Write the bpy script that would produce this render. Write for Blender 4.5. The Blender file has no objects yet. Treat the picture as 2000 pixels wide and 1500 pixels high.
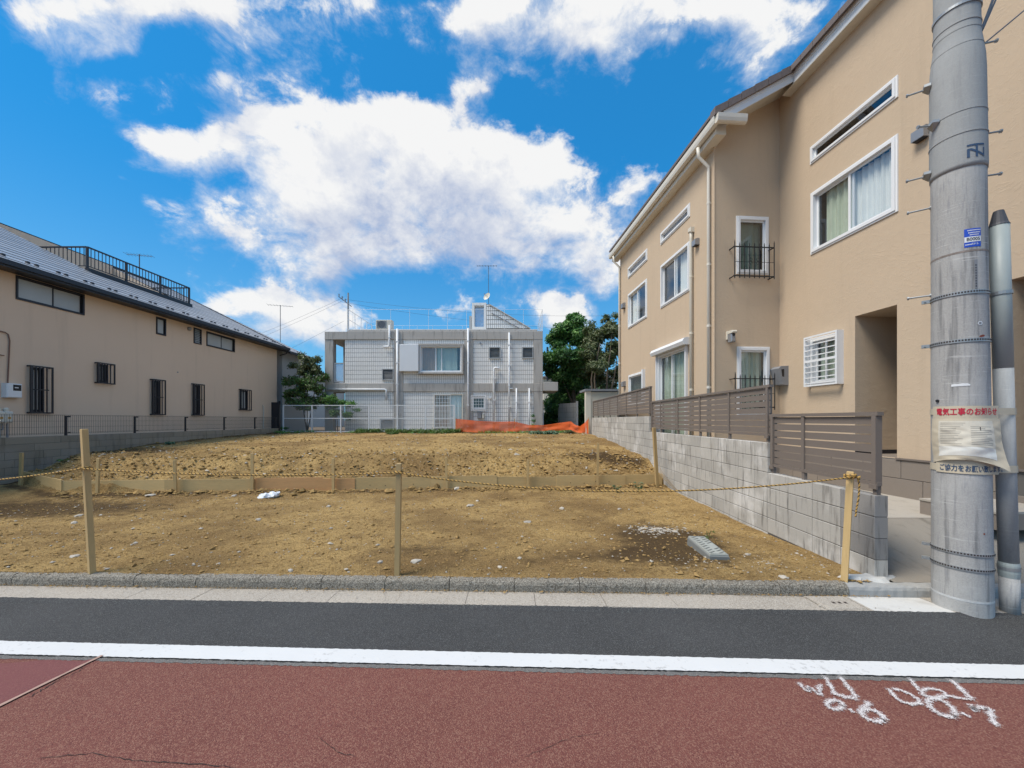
import bpy, bmesh, math, random
import numpy as np
from mathutils import Vector as V3
R = math.radians
sc = bpy.context.scene
COL = sc.collection
rnd = random.Random(7)

# ------------------------------------------------------------------ camera
F = 752.0                      # focal length in pixels of the 2000 px wide photograph
CH = 1.58                      # camera height above the gutter
cd = bpy.data.cameras.new('camera'); cam = bpy.data.objects.new('camera', cd); COL.objects.link(cam)
cam.location = (0, 0, CH); cam.rotation_euler = (R(90), 0, 0)
cd.sensor_width = 36; cd.lens = 36*F/2000; cd.shift_y = 70/2000; cd.clip_start = .05; cd.clip_end = 3000
sc.camera = cam

# ------------------------------------------------------------------ sun, sky, exposure
SUN_EL, SUN_AZ = 58, -112      # degrees; azimuth measured from +Y towards +X
sd = bpy.data.lights.new('sun', 'SUN'); sun = bpy.data.objects.new('sun', sd); COL.objects.link(sun)
sd.energy = 1.2; sd.angle = R(24); sd.color = (1, .93, .82)
sv = V3((math.sin(R(SUN_AZ))*math.cos(R(SUN_EL)), math.cos(R(SUN_AZ))*math.cos(R(SUN_EL)), math.sin(R(SUN_EL))))
sun.rotation_euler = (-sv).to_track_quat('-Z', 'Y').to_euler(); sun.location = (-20, -10, 40)
vs = sc.view_settings
vs.view_transform = 'Standard'; vs.look = 'None'; vs.gamma = 1; vs.use_curve_mapping = False; vs.exposure = 1.74
sc.cycles.use_denoising = True
sc.cycles.max_bounces = 6; sc.cycles.transparent_max_bounces = 24; sc.cycles.diffuse_bounces = 3; sc.cycles.glossy_bounces = 3

world = bpy.data.worlds.new('World'); sc.world = world; world.use_nodes = True
class NT:
    """tiny helper around a node tree"""
    def __init__(s, t): s.t = t
    def n(s, kind, **kw):
        x = s.t.nodes.new(kind)
        for k, v in kw.items(): setattr(x, k, v)
        return x
    def put(s, sock, v):
        if hasattr(v, 'links') or isinstance(v, bpy.types.NodeSocket): s.t.links.new(v, sock)
        elif v is not None:
            if sock.type == 'RGBA' and hasattr(v, '__len__') and len(v) == 3: v = (*v, 1)
            sock.default_value = v
    def m(s, op, a, b=None, c=None, clamp=False):
        x = s.n('ShaderNodeMath', operation=op, use_clamp=clamp)
        for i, v in enumerate((a, b, c)):
            if v is not None: s.put(x.inputs[i], v)
        return x.outputs[0]
    def vm(s, op, a, b=None):
        x = s.n('ShaderNodeVectorMath', operation=op)
        s.put(x.inputs[0], a)
        if b is not None: s.put(x.inputs[3 if op == 'SCALE' else 1], b)
        return x.outputs[1 if op in ('DOT_PRODUCT', 'LENGTH') else 0]
    def noise(s, vec, scale, det=4, rough=.55, out=0, dist=0):
        x = s.n('ShaderNodeTexNoise'); x.inputs['Scale'].default_value = scale
        x.inputs['Detail'].default_value = det; x.inputs['Roughness'].default_value = rough
        x.inputs['Distortion'].default_value = dist
        if vec is not None: s.put(x.inputs['Vector'], vec)
        return x.outputs[out]
    def mix(s, fac, a, b, mode='MIX'):
        x = s.n('ShaderNodeMix', data_type='RGBA', blend_type=mode)
        s.put(x.inputs[0], fac); s.put(x.inputs[6], a); s.put(x.inputs[7], b)
        return x.outputs[2]
    def ramp(s, v, lo, hi, a=0., b=1.):
        x = s.n('ShaderNodeMapRange', clamp=True, interpolation_type='SMOOTHSTEP')
        for i, q in enumerate((v, lo, hi, a, b)): s.put(x.inputs[i], q)
        return x.outputs[0]

def build_sky():
    t = NT(world.node_tree); world.node_tree.nodes.clear()
    g = bpy.data.node_groups.new('cloud_density', 'ShaderNodeTree')
    g.interface.new_socket('dir', in_out='INPUT', socket_type='NodeSocketVector')
    g.interface.new_socket('lift', in_out='INPUT', socket_type='NodeSocketFloat')
    g.interface.new_socket('density', in_out='OUTPUT', socket_type='NodeSocketFloat')
    q = NT(g); gi = q.n('NodeGroupInput'); go = q.n('NodeGroupOutput')
    d = gi.outputs[0]
    sx = q.n('ShaderNodeSeparateXYZ'); q.put(sx.inputs[0], d)
    z_ = q.m('ADD', sx.outputs[2], gi.outputs[1]); ay = q.m('MAXIMUM', q.m('ABSOLUTE', sx.outputs[1]), .12)
    cx = q.n('ShaderNodeCombineXYZ'); q.put(cx.inputs[0], q.m('DIVIDE', sx.outputs[0], ay)); q.put(cx.inputs[1], q.m('DIVIDE', z_, ay)); ae = cx.outputs[0]
    side = q.m('ARCTAN2', q.m('ABSOLUTE', sx.outputs[0]), ay)
    # cloud banks of that day: (azimuth px, elevation px, radii px, weight) measured on the photograph
    B = [(430,285,175,62,.50),(700,300,260,95,.56),(900,300,190,85,.5),(760,230,90,55,.30),(1010,330,120,55,.4),
         (700,410,300,75,.46),(950,470,280,62,.50),(1120,420,130,80,.46),(330,410,95,40,.36),(440,460,130,42,.36),
         (640,500,170,38,.36),(560,610,120,66,.6),(650,640,80,60,.46),(655,528,40,20,.25),(1100,615,60,32,.5),(1180,540,60,70,.42),
         (1090,30,200,75,.58),(930,20,90,55,.38),(1170,85,50,25,.3),(1420,10,220,40,.36),(1310,75,40,20,.2),(1540,90,90,75,.12),
         (100,50,170,70,.52),(205,85,75,45,.4),(380,5,220,42,.58),(520,65,90,36,.36),(590,105,45,35,.3),
         (195,185,60,34,.30),(375,165,100,34,.26),(930,165,60,40,.24),(800,85,70,45,.2),(240,345,35,24,.22),
         (430,600,60,30,.3),(850,610,60,16,.22),(1440,170,90,50,.12),(1090,150,90,40,.12),
         (60,330,190,130,-.30),(230,130,60,25,-.2),(330,235,80,18,-.12),(760,130,150,50,-.22),(1270,250,150,130,-.2),(90,470,200,60,-.25),(800,560,150,25,-.2),
         (440,350,45,20,-.16),(650,180,110,30,-.18)]
    tot = None
    for (px, py, rx, ry, w) in B:
        v = q.vm('MULTIPLY', q.vm('SUBTRACT', ae, ((px-1000)/F, (820-py)/F, 0)), (F/rx, F/ry, 0))
        r2 = q.vm('DOT_PRODUCT', v, v)
        e = q.m('MULTIPLY', q.m('POWER', 2.7183, q.m('MULTIPLY', r2, -1.0)), w*.90)
        tot = e if tot is None else q.m('ADD', tot, e)
    dd = q.n('ShaderNodeCombineXYZ'); q.put(dd.inputs[0], sx.outputs[0]); q.put(dd.inputs[1], sx.outputs[1])
    q.put(dd.inputs[2], q.m('MULTIPLY', q.m('ADD', sx.outputs[2], gi.outputs[1]), 1.35))
    wr = q.noise(dd.outputs[0], 5.0, 3, .5, out=1)
    pv = q.vm('ADD', dd.outputs[0], q.vm('SCALE', q.vm('SUBTRACT', wr, (.5,.5,.5)), .10))
    fine = q.noise(pv, 6.5, 10, .64)
    broad = q.noise(dd.outputs[0], 1.7, 3, .5)
    dens = q.m('ADD', q.m('MULTIPLY', q.m('SUBTRACT', fine, .5), 1.9), q.m('MULTIPLY', q.m('SUBTRACT', broad, .5), .3))
    # denser cloud added out of view at the sides, to raise the ambient light
    beyond = q.ramp(side, .97, 1.25, 0., .60)
    dens = q.m('ADD', q.m('ADD', dens, tot), beyond)
    q.put(go.inputs[0], q.m('SUBTRACT', dens, .19))
    tc = t.n('ShaderNodeTexCoord'); dvec = tc.outputs['Generated']
    def dens_at(lift):
        x = t.n('ShaderNodeGroup'); x.node_tree = g; t.put(x.inputs[0], dvec); x.inputs[1].default_value = lift
        return x.outputs[0]
    D0, D1, D2 = dens_at(0), dens_at(.045), dens_at(.17)
    lift_ = t.ramp(t.m('SUBTRACT', D0, D1), -.02, .22)       # sunlit tops have crisp edges, the rest thins out
    cov = t.m('ADD', t.m('MULTIPLY', t.ramp(D0, -.12, .52), t.m('SUBTRACT', 1.0, lift_)), t.m('MULTIPLY', t.ramp(D0, -.06, .24), lift_))
    cov = t.m('MULTIPLY', cov, .97)
    thick = t.ramp(t.m('ADD', t.m('MULTIPLY', D1, .35), t.m('MULTIPLY', D2, .65)), .05, 1.05)
    edge = t.m('MULTIPLY', t.m('SUBTRACT', D0, D1), .9)
    mott = t.m('MULTIPLY', t.ramp(t.noise(dvec, 8.5, 7, .6), .46, .66), .42)
    shade = t.m('SUBTRACT', t.m('ADD', thick, mott), t.m('MULTIPLY', edge, .9), clamp=True)
    ccol = t.mix(shade, (.98, .975, .965), (.50, .57, .74))
    sky = t.n('ShaderNodeTexSky', sky_type='NISHITA'); sky.sun_disc = False
    sky.sun_elevation = R(SUN_EL); sky.sun_rotation = R(SUN_AZ); sky.air_density = 1.0; sky.dust_density = .25; sky.ozone_density = 2.6
    gm = t.n('ShaderNodeGamma'); t.put(gm.inputs[0], sky.outputs[0]); gm.inputs[1].default_value = .5
    up = t.n('ShaderNodeSeparateXYZ'); t.put(up.inputs[0], dvec)
    tint = t.mix(1.0, gm.outputs[0], t.mix(t.ramp(up.outputs[2], .02, .52), (.42, .95, 1.32), (.085, .74, 1.36)), 'MULTIPLY')   # paler towards the horizon
    b1 = t.n('ShaderNodeBackground'); t.put(b1.inputs[0], tint); b1.inputs[1].default_value = .08
    b2 = t.n('ShaderNodeBackground'); t.put(b2.inputs[0], ccol); b2.inputs[1].default_value = .288
    mx = t.n('ShaderNodeMixShader'); t.put(mx.inputs[0], cov); t.put(mx.inputs[1], b1.outputs[0]); t.put(mx.inputs[2], b2.outputs[0])
    out = t.n('ShaderNodeOutputWorld'); t.put(out.inputs[0], mx.outputs[0])
build_sky()

# ------------------------------------------------------------------ materials
M = {}
def newmat(name):
    m = bpy.data.materials.new(name); m.use_nodes = True; m.node_tree.nodes.clear()
    t = NT(m.node_tree); b = t.n('ShaderNodeBsdfPrincipled'); o = t.n('ShaderNodeOutputMaterial')
    t.put(o.inputs[0], b.outputs[0]); M[name] = m
    return m, t, b, o
def pos(t): return t.n('ShaderNodeNewGeometry').outputs['Position']
def bump(t, b, h, strength=.3, dist=.01):
    x = t.n('ShaderNodeBump'); x.inputs['Strength'].default_value = strength; x.inputs['Distance'].default_value = dist
    t.put(x.inputs['Height'], h); t.put(b.inputs['Normal'], x.outputs[0])
def mat(name, col, rough=.7, var=.12, scale=3, fine=60, fvar=.06, bmp=.0, bdist=.004, metal=0, rand=0, stretch=None, spec=.5, trowel=0):
    m, t, b, o = newmat(name)
    p = pos(t)
    if stretch: p = t.vm('MULTIPLY', p, stretch)
    n1 = t.noise(p, scale, 5); n2 = t.noise(p, fine, 3)
    f = t.m('ADD', t.m('MULTIPLY', t.m('SUBTRACT', n1, .5), 2.6*var), t.m('MULTIPLY', t.m('SUBTRACT', n2, .5), 2.6*fvar))
    if rand:
        oi = t.n('ShaderNodeObjectInfo').outputs['Random']
        f = t.m('ADD', f, t.m('MULTIPLY', t.m('SUBTRACT', oi, .5), 2*rand))
    c = t.mix(1.0, col, t.vm('SCALE', (1, 1, 1), t.m('ADD', f, 1.0)), 'MULTIPLY')
    t.put(b.inputs['Base Color'], c); b.inputs['Roughness'].default_value = rough; b.inputs['Metallic'].default_value = metal
    b.inputs['Specular IOR Level'].default_value = spec
    hgt = t.m('ADD', n2, t.m('MULTIPLY', n1, .6))
    if trowel:                                          # sparse ridges left by the trowel, and faint runs of weathering
        tv = t.noise(t.vm('MULTIPLY', pos(t), (1.3, 1.3, 2.6)), 2.2, 5, .55, dist=1.6)
        hgt = t.m('ADD', hgt, t.m('MULTIPLY', t.ramp(t.m('ABSOLUTE', t.m('SUBTRACT', tv, .5)), .0, .035, 1., 0.), trowel))
        run = t.noise(t.vm('MULTIPLY', pos(t), (2.2, 2.2, .16)), 1.6, 5, .6)
        t.put(b.inputs['Base Color'], t.mix(t.m('MULTIPLY', t.ramp(run, .52, .75), .16), c, tuple(q*.55 for q in col)))
    if bmp: bump(t, b, hgt, bmp, bdist)
    return m

mat('stucco_beige', (.56, .44, .318), .85, .035, .7, 9, .015, .30, .012, spec=.2, trowel=.30)
mat('stucco_tan', (.68, .535, .41), .9, .04, .5, 90, .03, .35, .004, spec=.2, trowel=.1)
mat('pale_wall', (.42, .44, .45), .85, .08, .6, 40, .03, spec=.2)
mat('cream_wall', (.62, .56, .45), .85, .05, 1)
mat('white_metal', (.78, .79, .80), .4, .03, 2, 30, .01)
mat('white_plastic', (.74, .76, .78), .45, .05, 1.5, 30, .02)
mat('offwhite', (.66, .62, .53), .5, .05, 2)
mat('gutter_white', (.70, .66, .58), .45, .05, 2)
mat('dark_metal', (.018, .019, .026), .45, .1, 4)
mat('black_iron', (.012, .012, .014), .5, .1, 6)
mat('slate', (.33, .34, .36), .36, .10, 1.0, 25, .06, spec=.55)
mat('slate_b', (.28, .29, .31), .36, .10, 1.0, 25, .06, spec=.55)
mat('slate_edge_shade', (.07, .072, .08), .7)  # slate lip, coloured dark to carry the shadow gap under each course
mat('roof_tile', (.155, .125, .115), .7, .15, 6, 40, .08, .3)
mat('taupe', (.185, .155, .135), .5, .04, 3, 40, .02, spec=.4)
mat('grey_metal', (.30, .31, .33), .4, .05, 4, metal=.4)
mat('galv', (.34, .36, .37), .42, .12, 5, 60, .06, metal=.55)
mat('grey_box', (.23, .235, .25), .5, .03, 3)
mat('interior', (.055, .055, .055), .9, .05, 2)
mat('curtain_pale', (.84, .86, .84), .9, .05, 6)
mat('curtain_green', (.52, .60, .50), .9, .08, 6)
mat('curtain_brown', (.44, .30, .22), .9, .06, 6)
mat('curtain_mint', (.46, .56, .51), .9, .05, 6)
mat('louver_grey', (.16, .175, .185), .4, .08, 4)
mat('frosted', (.40, .43, .44), .32, .10, 2.2, 40, .03)
mat('plinth', (.235, .20, .17), .7, .06, 2, 40, .05, .25, rand=.05)
mat('tile_white', (.86, .84, .80), .45, .08, .9, 9, .09)
mat('grout', (.20, .195, .185), .9, .1, 5)
mat('shed', (.60, .56, .46), .6, .05, 2)
mat('red_door', (.10, .022, .020), .45, .15, 8, stretch=(1,1,.1))
mat('wood_post', (.50, .345, .155), .75, .14, 14, 90, .10, .35, .002, rand=.12, stretch=(1,1,.08))
mat('wood_board', (.60, .42, .19), .75, .16, 3.2, 45, .12, .35, .003, rand=.13, stretch=(.22,.22,1.6))
mat('wood_board_red', (.58, .32, .135), .75, .16, 3.2, 45, .12, .35, .003, stretch=(.22,.22,1.6))
mat('rope_yellow', (.52, .31, .08), .7, .1, 30)
mat('rope_black', (.05, .035, .02), .8, .1, 30)
mat('stone_pale', (.43, .385, .32), .85, .25, 9, 60, .1, rand=.2)
mat('clod', (.33, .215, .088), .95, .3, 6, 60, .15, spec=.1)
mat('white_bag', (.80, .82, .86), .5, .03, 20)
mat('canvas', (.54, .475, .36), .85, .07, 5, 160, .06, .2, .001)
mat('paper', (.60, .56, .47), .7, .05, 9)
mat('paper_ink', (.27, .25, .22), .8, .1, 9)
mat('red_ink', (.50, .012, .045), .7, .1, 20)
mat('navy_ink', (.035, .075, .15), .7, .1, 20)
mat('black_ink', (.02, .02, .025), .7, .1, 20)
mat('blue_sticker', (.02, .08, .52), .4, .04, 20)
mat('white_print', (.72, .74, .76), .5, .04, 20)
mat('cap_grey', (.07, .07, .078), .6, .1, 8)
mat('bark', (.12, .095, .07), .9, .3, 9, 60, .15, .5)
mat('far_wire', (.10, .11, .13), .7)
mat('rust', (.24, .06, .035), .8, .3, 30)
mat('weed_stem', (.10, .15, .05), .8)
mat('pipe_green', (.33, .37, .36), .5, .10, 3, 50, .05, stretch=(1,1,.25))

def glassmat(name, tint, refl=1.5, rough=.015, trans=.93):
    m, t, b, o = newmat(name)
    ge = t.n('ShaderNodeNewGeometry'); cs = t.m('ABSOLUTE', t.vm('DOT_PRODUCT', ge.outputs['Incoming'], ge.outputs['Normal']))
    f0 = ((refl-1)/(refl+1))**2*1.6; fres = t.m('ADD', t.m('MULTIPLY', t.m('POWER', t.m('SUBTRACT', 1.0, cs), 4.0), 1-f0), f0)   # the same from either side
    tr = t.n('ShaderNodeBsdfTransparent'); t.put(tr.inputs[0], tuple(c*trans for c in tint))
    gl = t.n('ShaderNodeBsdfGlossy'); gl.inputs['Roughness'].default_value = rough; t.put(gl.inputs['Color'], (.95, .97, 1))
    w = t.noise(pos(t), 1.3, 2); bp = t.n('ShaderNodeBump'); bp.inputs['Strength'].default_value = .06; bp.inputs['Distance'].default_value = .05
    t.put(bp.inputs['Height'], w); t.put(gl.inputs['Normal'], bp.outputs[0])
    mx = t.n('ShaderNodeMixShader'); t.put(mx.inputs[0], fres)
    t.put(mx.inputs[1], tr.outputs[0]); t.put(mx.inputs[2], gl.outputs[0]); t.put(o.inputs[0], mx.outputs[0])
glassmat('glass', (.97, .99, .98), 1.75)
glassmat('glass_dark', (.55, .60, .60), 1.6)
glassmat('glass_screen', (.45, .47, .47), 1.35, .2)

def leafmat(name, c1, c2, c3):
    m, t, b, o = newmat(name)
    a = t.n('ShaderNodeAttribute', attribute_name='tone').outputs['Fac']
    c = t.mix(t.ramp(a, .0, .6), c1, c2); c = t.mix(t.ramp(a, .6, 1.), c, c3)
    t.put(b.inputs['Base Color'], c); b.inputs['Roughness'].default_value = .45; b.inputs['Specular IOR Level'].default_value = .35
    tl = t.n('ShaderNodeBsdfTranslucent'); t.put(tl.inputs[0], t.mix(1., c, (.9, 1.2, .5), 'MULTIPLY'))
    mx = t.n('ShaderNodeMixShader'); mx.inputs[0].default_value = .22
    t.put(mx.inputs[1], b.outputs[0]); t.put(mx.inputs[2], tl.outputs[0]); t.put(o.inputs[0], mx.outputs[0])
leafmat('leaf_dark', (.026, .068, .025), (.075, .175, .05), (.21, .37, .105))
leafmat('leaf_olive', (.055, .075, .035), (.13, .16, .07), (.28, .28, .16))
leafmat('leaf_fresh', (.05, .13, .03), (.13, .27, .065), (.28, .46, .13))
leafmat('leaf_grey', (.05, .10, .055), (.13, .21, .13), (.24, .33, .22))
leafmat('grass_weed', (.06, .10, .02), (.10, .17, .04), (.20, .24, .09))

def road_mat(name, col, chip, chipcol, wear=.1, sc1=320, dark=None):
    m, t, b, o = newmat(name)
    p = pos(t)
    vo = t.n('ShaderNodeTexVoronoi'); vo.inputs['Scale'].default_value = sc1; t.put(vo.inputs['Vector'], p)
    rv = t.n('ShaderNodeSeparateColor'); t.put(rv.inputs[0], vo.outputs['Color'])
    k = t.ramp(rv.outputs[0], 1-chip*1.6, 1-chip*.4)
    n = t.noise(p, 1.1, 5, .6); f = t.noise(p, 150, 2)
    base = t.mix(1., col, t.vm('SCALE', (1,1,1), t.m('ADD', t.m('ADD', t.m('MULTIPLY', t.m('SUBTRACT', n, .5), 2.4*wear), t.m('MULTIPLY', t.m('SUBTRACT', f, .5), .55)), 1.0)), 'MULTIPLY')
    if dark: base = t.mix(t.ramp(rv.outputs[1], .72, .95, 0, .75), base, dark)
    t.put(b.inputs['Base Color'], t.mix(k, base, chipcol)); b.inputs['Roughness'].default_value = .85; b.inputs['Specular IOR Level'].default_value = .25
    bump(t, b, t.m('ADD', t.m('MULTIPLY', vo.outputs['Distance'], -1.0), t.m('MULTIPLY', f, .6)), .75, .004)
road_mat('asphalt', (.056, .055, .056), .14, (.145, .155, .15), .32)
road_mat('red_asphalt', (.178, .066, .052), .26, (.26, .130, .095), .22, 210, (.10, .030, .030))
road_mat('red_patch', (.215, .080, .078), .10, (.27, .13, .11), .08, 420)
road_mat('grey_edge', (.15, .145, .14), .2, (.27, .25, .23), .2)

def paint():
    m, t, b, o = newmat('white_paint'); p = pos(t)
    k = t.ramp(t.m('ADD', t.noise(p, 26, 5, .7), t.m('MULTIPLY', t.m('SUBTRACT', t.noise(p, 1.7, 3), .5), .5)), .58, .70)
    c = t.mix(t.m('MULTIPLY', k, .55), t.mix(t.noise(p, 2, 4), (.59, .59, .58), (.68, .68, .67)), (.35, .34, .33))
    t.put(b.inputs['Base Color'], c); b.inputs['Roughness'].default_value = .6
    bump(t, b, t.noise(p, 130, 2), .3, .003)
    m, t, b, o = newmat('spray_paint'); p = pos(t)
    b.inputs['Roughness'].default_value = .8; t.put(b.inputs['Base Color'], (.66, .62, .61))
    a = t.n('ShaderNodeAttribute', attribute_name='tone').outputs['Fac']
    k = t.ramp(t.m('ADD', t.noise(p, 190, 3, .6), t.m('MULTIPLY', a, .30)), .57, .84)
    tr = t.n('ShaderNodeBsdfTransparent'); mx = t.n('ShaderNodeMixShader'); t.put(mx.inputs[0], k)
    t.put(mx.inputs[1], tr.outputs[0]); t.put(mx.inputs[2], b.outputs[0]); t.put(o.inputs[0], mx.outputs[0])
paint()

def concrete(name, col, stain, sv=.5, bottom=None, rand=.08, scale=1.4, streak=(2.2, 2.2, .35), bm=.4, white=None, grit=.28, scratch=None):
    m, t, b, o = newmat(name); p = pos(t)
    n1 = t.noise(p, scale, 6, .62); n2 = t.noise(t.vm('MULTIPLY', p, streak), 2.6, 5, .6); n3 = t.noise(p, 110, 3)
    oi = t.n('ShaderNodeObjectInfo').outputs['Random']
    f = t.m('ADD', t.m('ADD', t.m('MULTIPLY', t.m('SUBTRACT', oi, .5), 2*rand), t.m('MULTIPLY', t.m('SUBTRACT', n3, .5), grit)), 1.0)
    c = t.mix(1., col, t.vm('SCALE', (1,1,1), f), 'MULTIPLY')
    if white: c = t.mix(t.m('MULTIPLY', t.ramp(n1, .48, .68), white[3]), c, white[:3])
    c = t.mix(t.m('MULTIPLY', t.ramp(n2, .50, .72), sv), c, stain)
    if scratch:
        k = t.noise(t.vm('MULTIPLY', p, (1.6, 1.6, 46)), 1.5, 4, .7); c = t.mix(t.m('MULTIPLY', t.ramp(k, .60, .70), scratch), c, (.58, .58, .57))
        k = t.noise(t.vm('MULTIPLY', p, (30, 30, 2.5)), 2.0, 3, .6); c = t.mix(t.m('MULTIPLY', t.ramp(k, .55, .75), scratch), c, (.26, .265, .28))
    t.put(b.inputs['Base Color'], c); b.inputs['Roughness'].default_value = .88; b.inputs['Specular IOR Level'].default_value = .2
    bump(t, b, t.m('ADD', n3, n1), bm, .004)
concrete('block', (.44, .42, .385), (.14, .130, .118), .72, rand=.10, white=(.68, .66, .63, .8), streak=(7, 7, .8))
concrete('block_dark', (.27, .26, .25), (.07, .066, .06), .7, rand=.08, white=(.40, .39, .37, .4), streak=(7, 7, .8))
concrete('old_block', (.30, .255, .195), (.15, .122, .085), .6, rand=.12, white=(.32, .30, .28, .35))
concrete('mortar', (.12, .115, .11), (.07, .07, .07), .4)
concrete('fair_concrete', (.47, .445, .41), (.20, .185, .17), .6, rand=.03, scale=.8, streak=(2.5, 2.5, .30))
road_mat('kerb', (.165, .145, .115), .42, (.33, .30, .25), .45, 150, (.045, .038, .028))
concrete('kerb_new', (.33, .33, .32), (.20, .19, .18), .4, rand=.05, scale=3, streak=(1.2, 3, 3))
road_mat('gutter_conc', (.385, .342, .29), .35, (.50, .455, .39), .30, 170, (.23, .195, .15))
concrete('gutter_new', (.56, .55, .52), (.38, .36, .33), .5, rand=.05, scale=3, streak=(2, 2, 2))
concrete('rough_drive', (.25, .225, .19), (.14, .125, .10), .75, scale=3.5, streak=(2.5, 1.0, 1), bm=.9)
concrete('light_slab', (.42, .385, .335), (.30, .27, .23), .5, scale=2)
concrete('pole_conc', (.375, .37, .36), (.155, .157, .16), .80, rand=.0, scale=2.4, streak=(7, 7, .45), bm=.25, white=(.47, .47, .46, .6), grit=.6, scratch=.75)
concrete('cover_metal', (.34, .35, .32), (.26, .25, .20), .5, scale=9, streak=(4, 4, 4))
concrete('cover_rim', (.20, .205, .195), (.18, .17, .13), .5, scale=9, streak=(4, 4, 4))

def dirtmat():
    m, t, b, o = newmat('dirt'); p = pos(t)
    n1 = t.noise(p, .55, 6, .62); n2 = t.noise(p, 4.2, 6, .65); n3 = t.noise(p, 62, 4, .68); n4 = t.noise(p, 170, 2)
    c = t.mix(t.ramp(n1, .36, .62), (.26, .160, .064), (.55, .365, .145))
    c = t.mix(t.m('MULTIPLY', t.ramp(n2, .50, .68), .62), c, (.20, .122, .048))
    c = t.mix(t.m('MULTIPLY', t.ramp(n3, .51, .62), .80), c, (.125, .074, .028))
    n5 = t.noise(p, 21, 5, .7); c = t.mix(t.m('MULTIPLY', t.ramp(n5, .52, .62), .62), c, (.165, .100, .038))
    c = t.mix(t.m('MULTIPLY', t.ramp(n4, .55, .66), .7), c, (.62, .46, .25))
    a = t.n('ShaderNodeAttribute', attribute_name='damp').outputs['Fac']
    dm = t.ramp(t.m('ADD', a, t.m('MULTIPLY', t.m('SUBTRACT', n2, .5), .9)), .25, .75)
    c = t.mix(t.m('MULTIPLY', dm, .88), c, (.082, .052, .028))
    t.put(b.inputs['Base Color'], c); b.inputs['Roughness'].default_value = .95; b.inputs['Specular IOR Level'].default_value = .12
    bump(t, b, t.m('ADD', t.m('ADD', t.m('MULTIPLY', n3, 1.0), t.m('MULTIPLY', n4, .45)), t.m('MULTIPLY', n2, .8)), 1.0, .03)
dirtmat()
mat('earth', (.17, .12, .07), .95, .2, 2, 40, .15)

def netmat():
    m, t, b, o = newmat('orange_net'); p = pos(t)
    t.put(b.inputs['Base Color'], t.mix(t.noise(p, 3, 3), (.90, .12, .02), (.98, .22, .05))); b.inputs['Roughness'].default_value = .6
    tl = t.n('ShaderNodeBsdfTranslucent'); t.put(tl.inputs[0], (.9, .2, .05))
    a = t.n('ShaderNodeMixShader'); a.inputs[0].default_value = .35; t.put(a.inputs[1], b.outputs[0]); t.put(a.inputs[2], tl.outputs[0])
    tr = t.n('ShaderNodeBsdfTransparent'); mx = t.n('ShaderNodeMixShader'); mx.inputs[0].default_value = .82
    t.put(mx.inputs[1], tr.outputs[0]); t.put(mx.inputs[2], a.outputs[0]); t.put(o.inputs[0], mx.outputs[0])
    m, t, b, o = newmat('grey_net'); tr = t.n('ShaderNodeBsdfTransparent'); mx = t.n('ShaderNodeMixShader'); mx.inputs[0].default_value = .45
    t.put(b.inputs['Base Color'], (.45, .38, .28)); t.put(mx.inputs[1], tr.outputs[0]); t.put(mx.inputs[2], b.outputs[0]); t.put(o.inputs[0], mx.outputs[0])
    m, t, b, o = newmat('poly_panel'); tr = t.n('ShaderNodeBsdfTransparent'); t.put(tr.inputs[0], (.85, .92, 1)); mx = t.n('ShaderNodeMixShader'); mx.inputs[0].default_value = .45
    t.put(b.inputs['Base Color'], (.62, .68, .74)); b.inputs['Roughness'].default_value = .2; t.put(mx.inputs[1], tr.outputs[0]); t.put(mx.inputs[2], b.outputs[0]); t.put(o.inputs[0], mx.outputs[0])
netmat()

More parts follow.
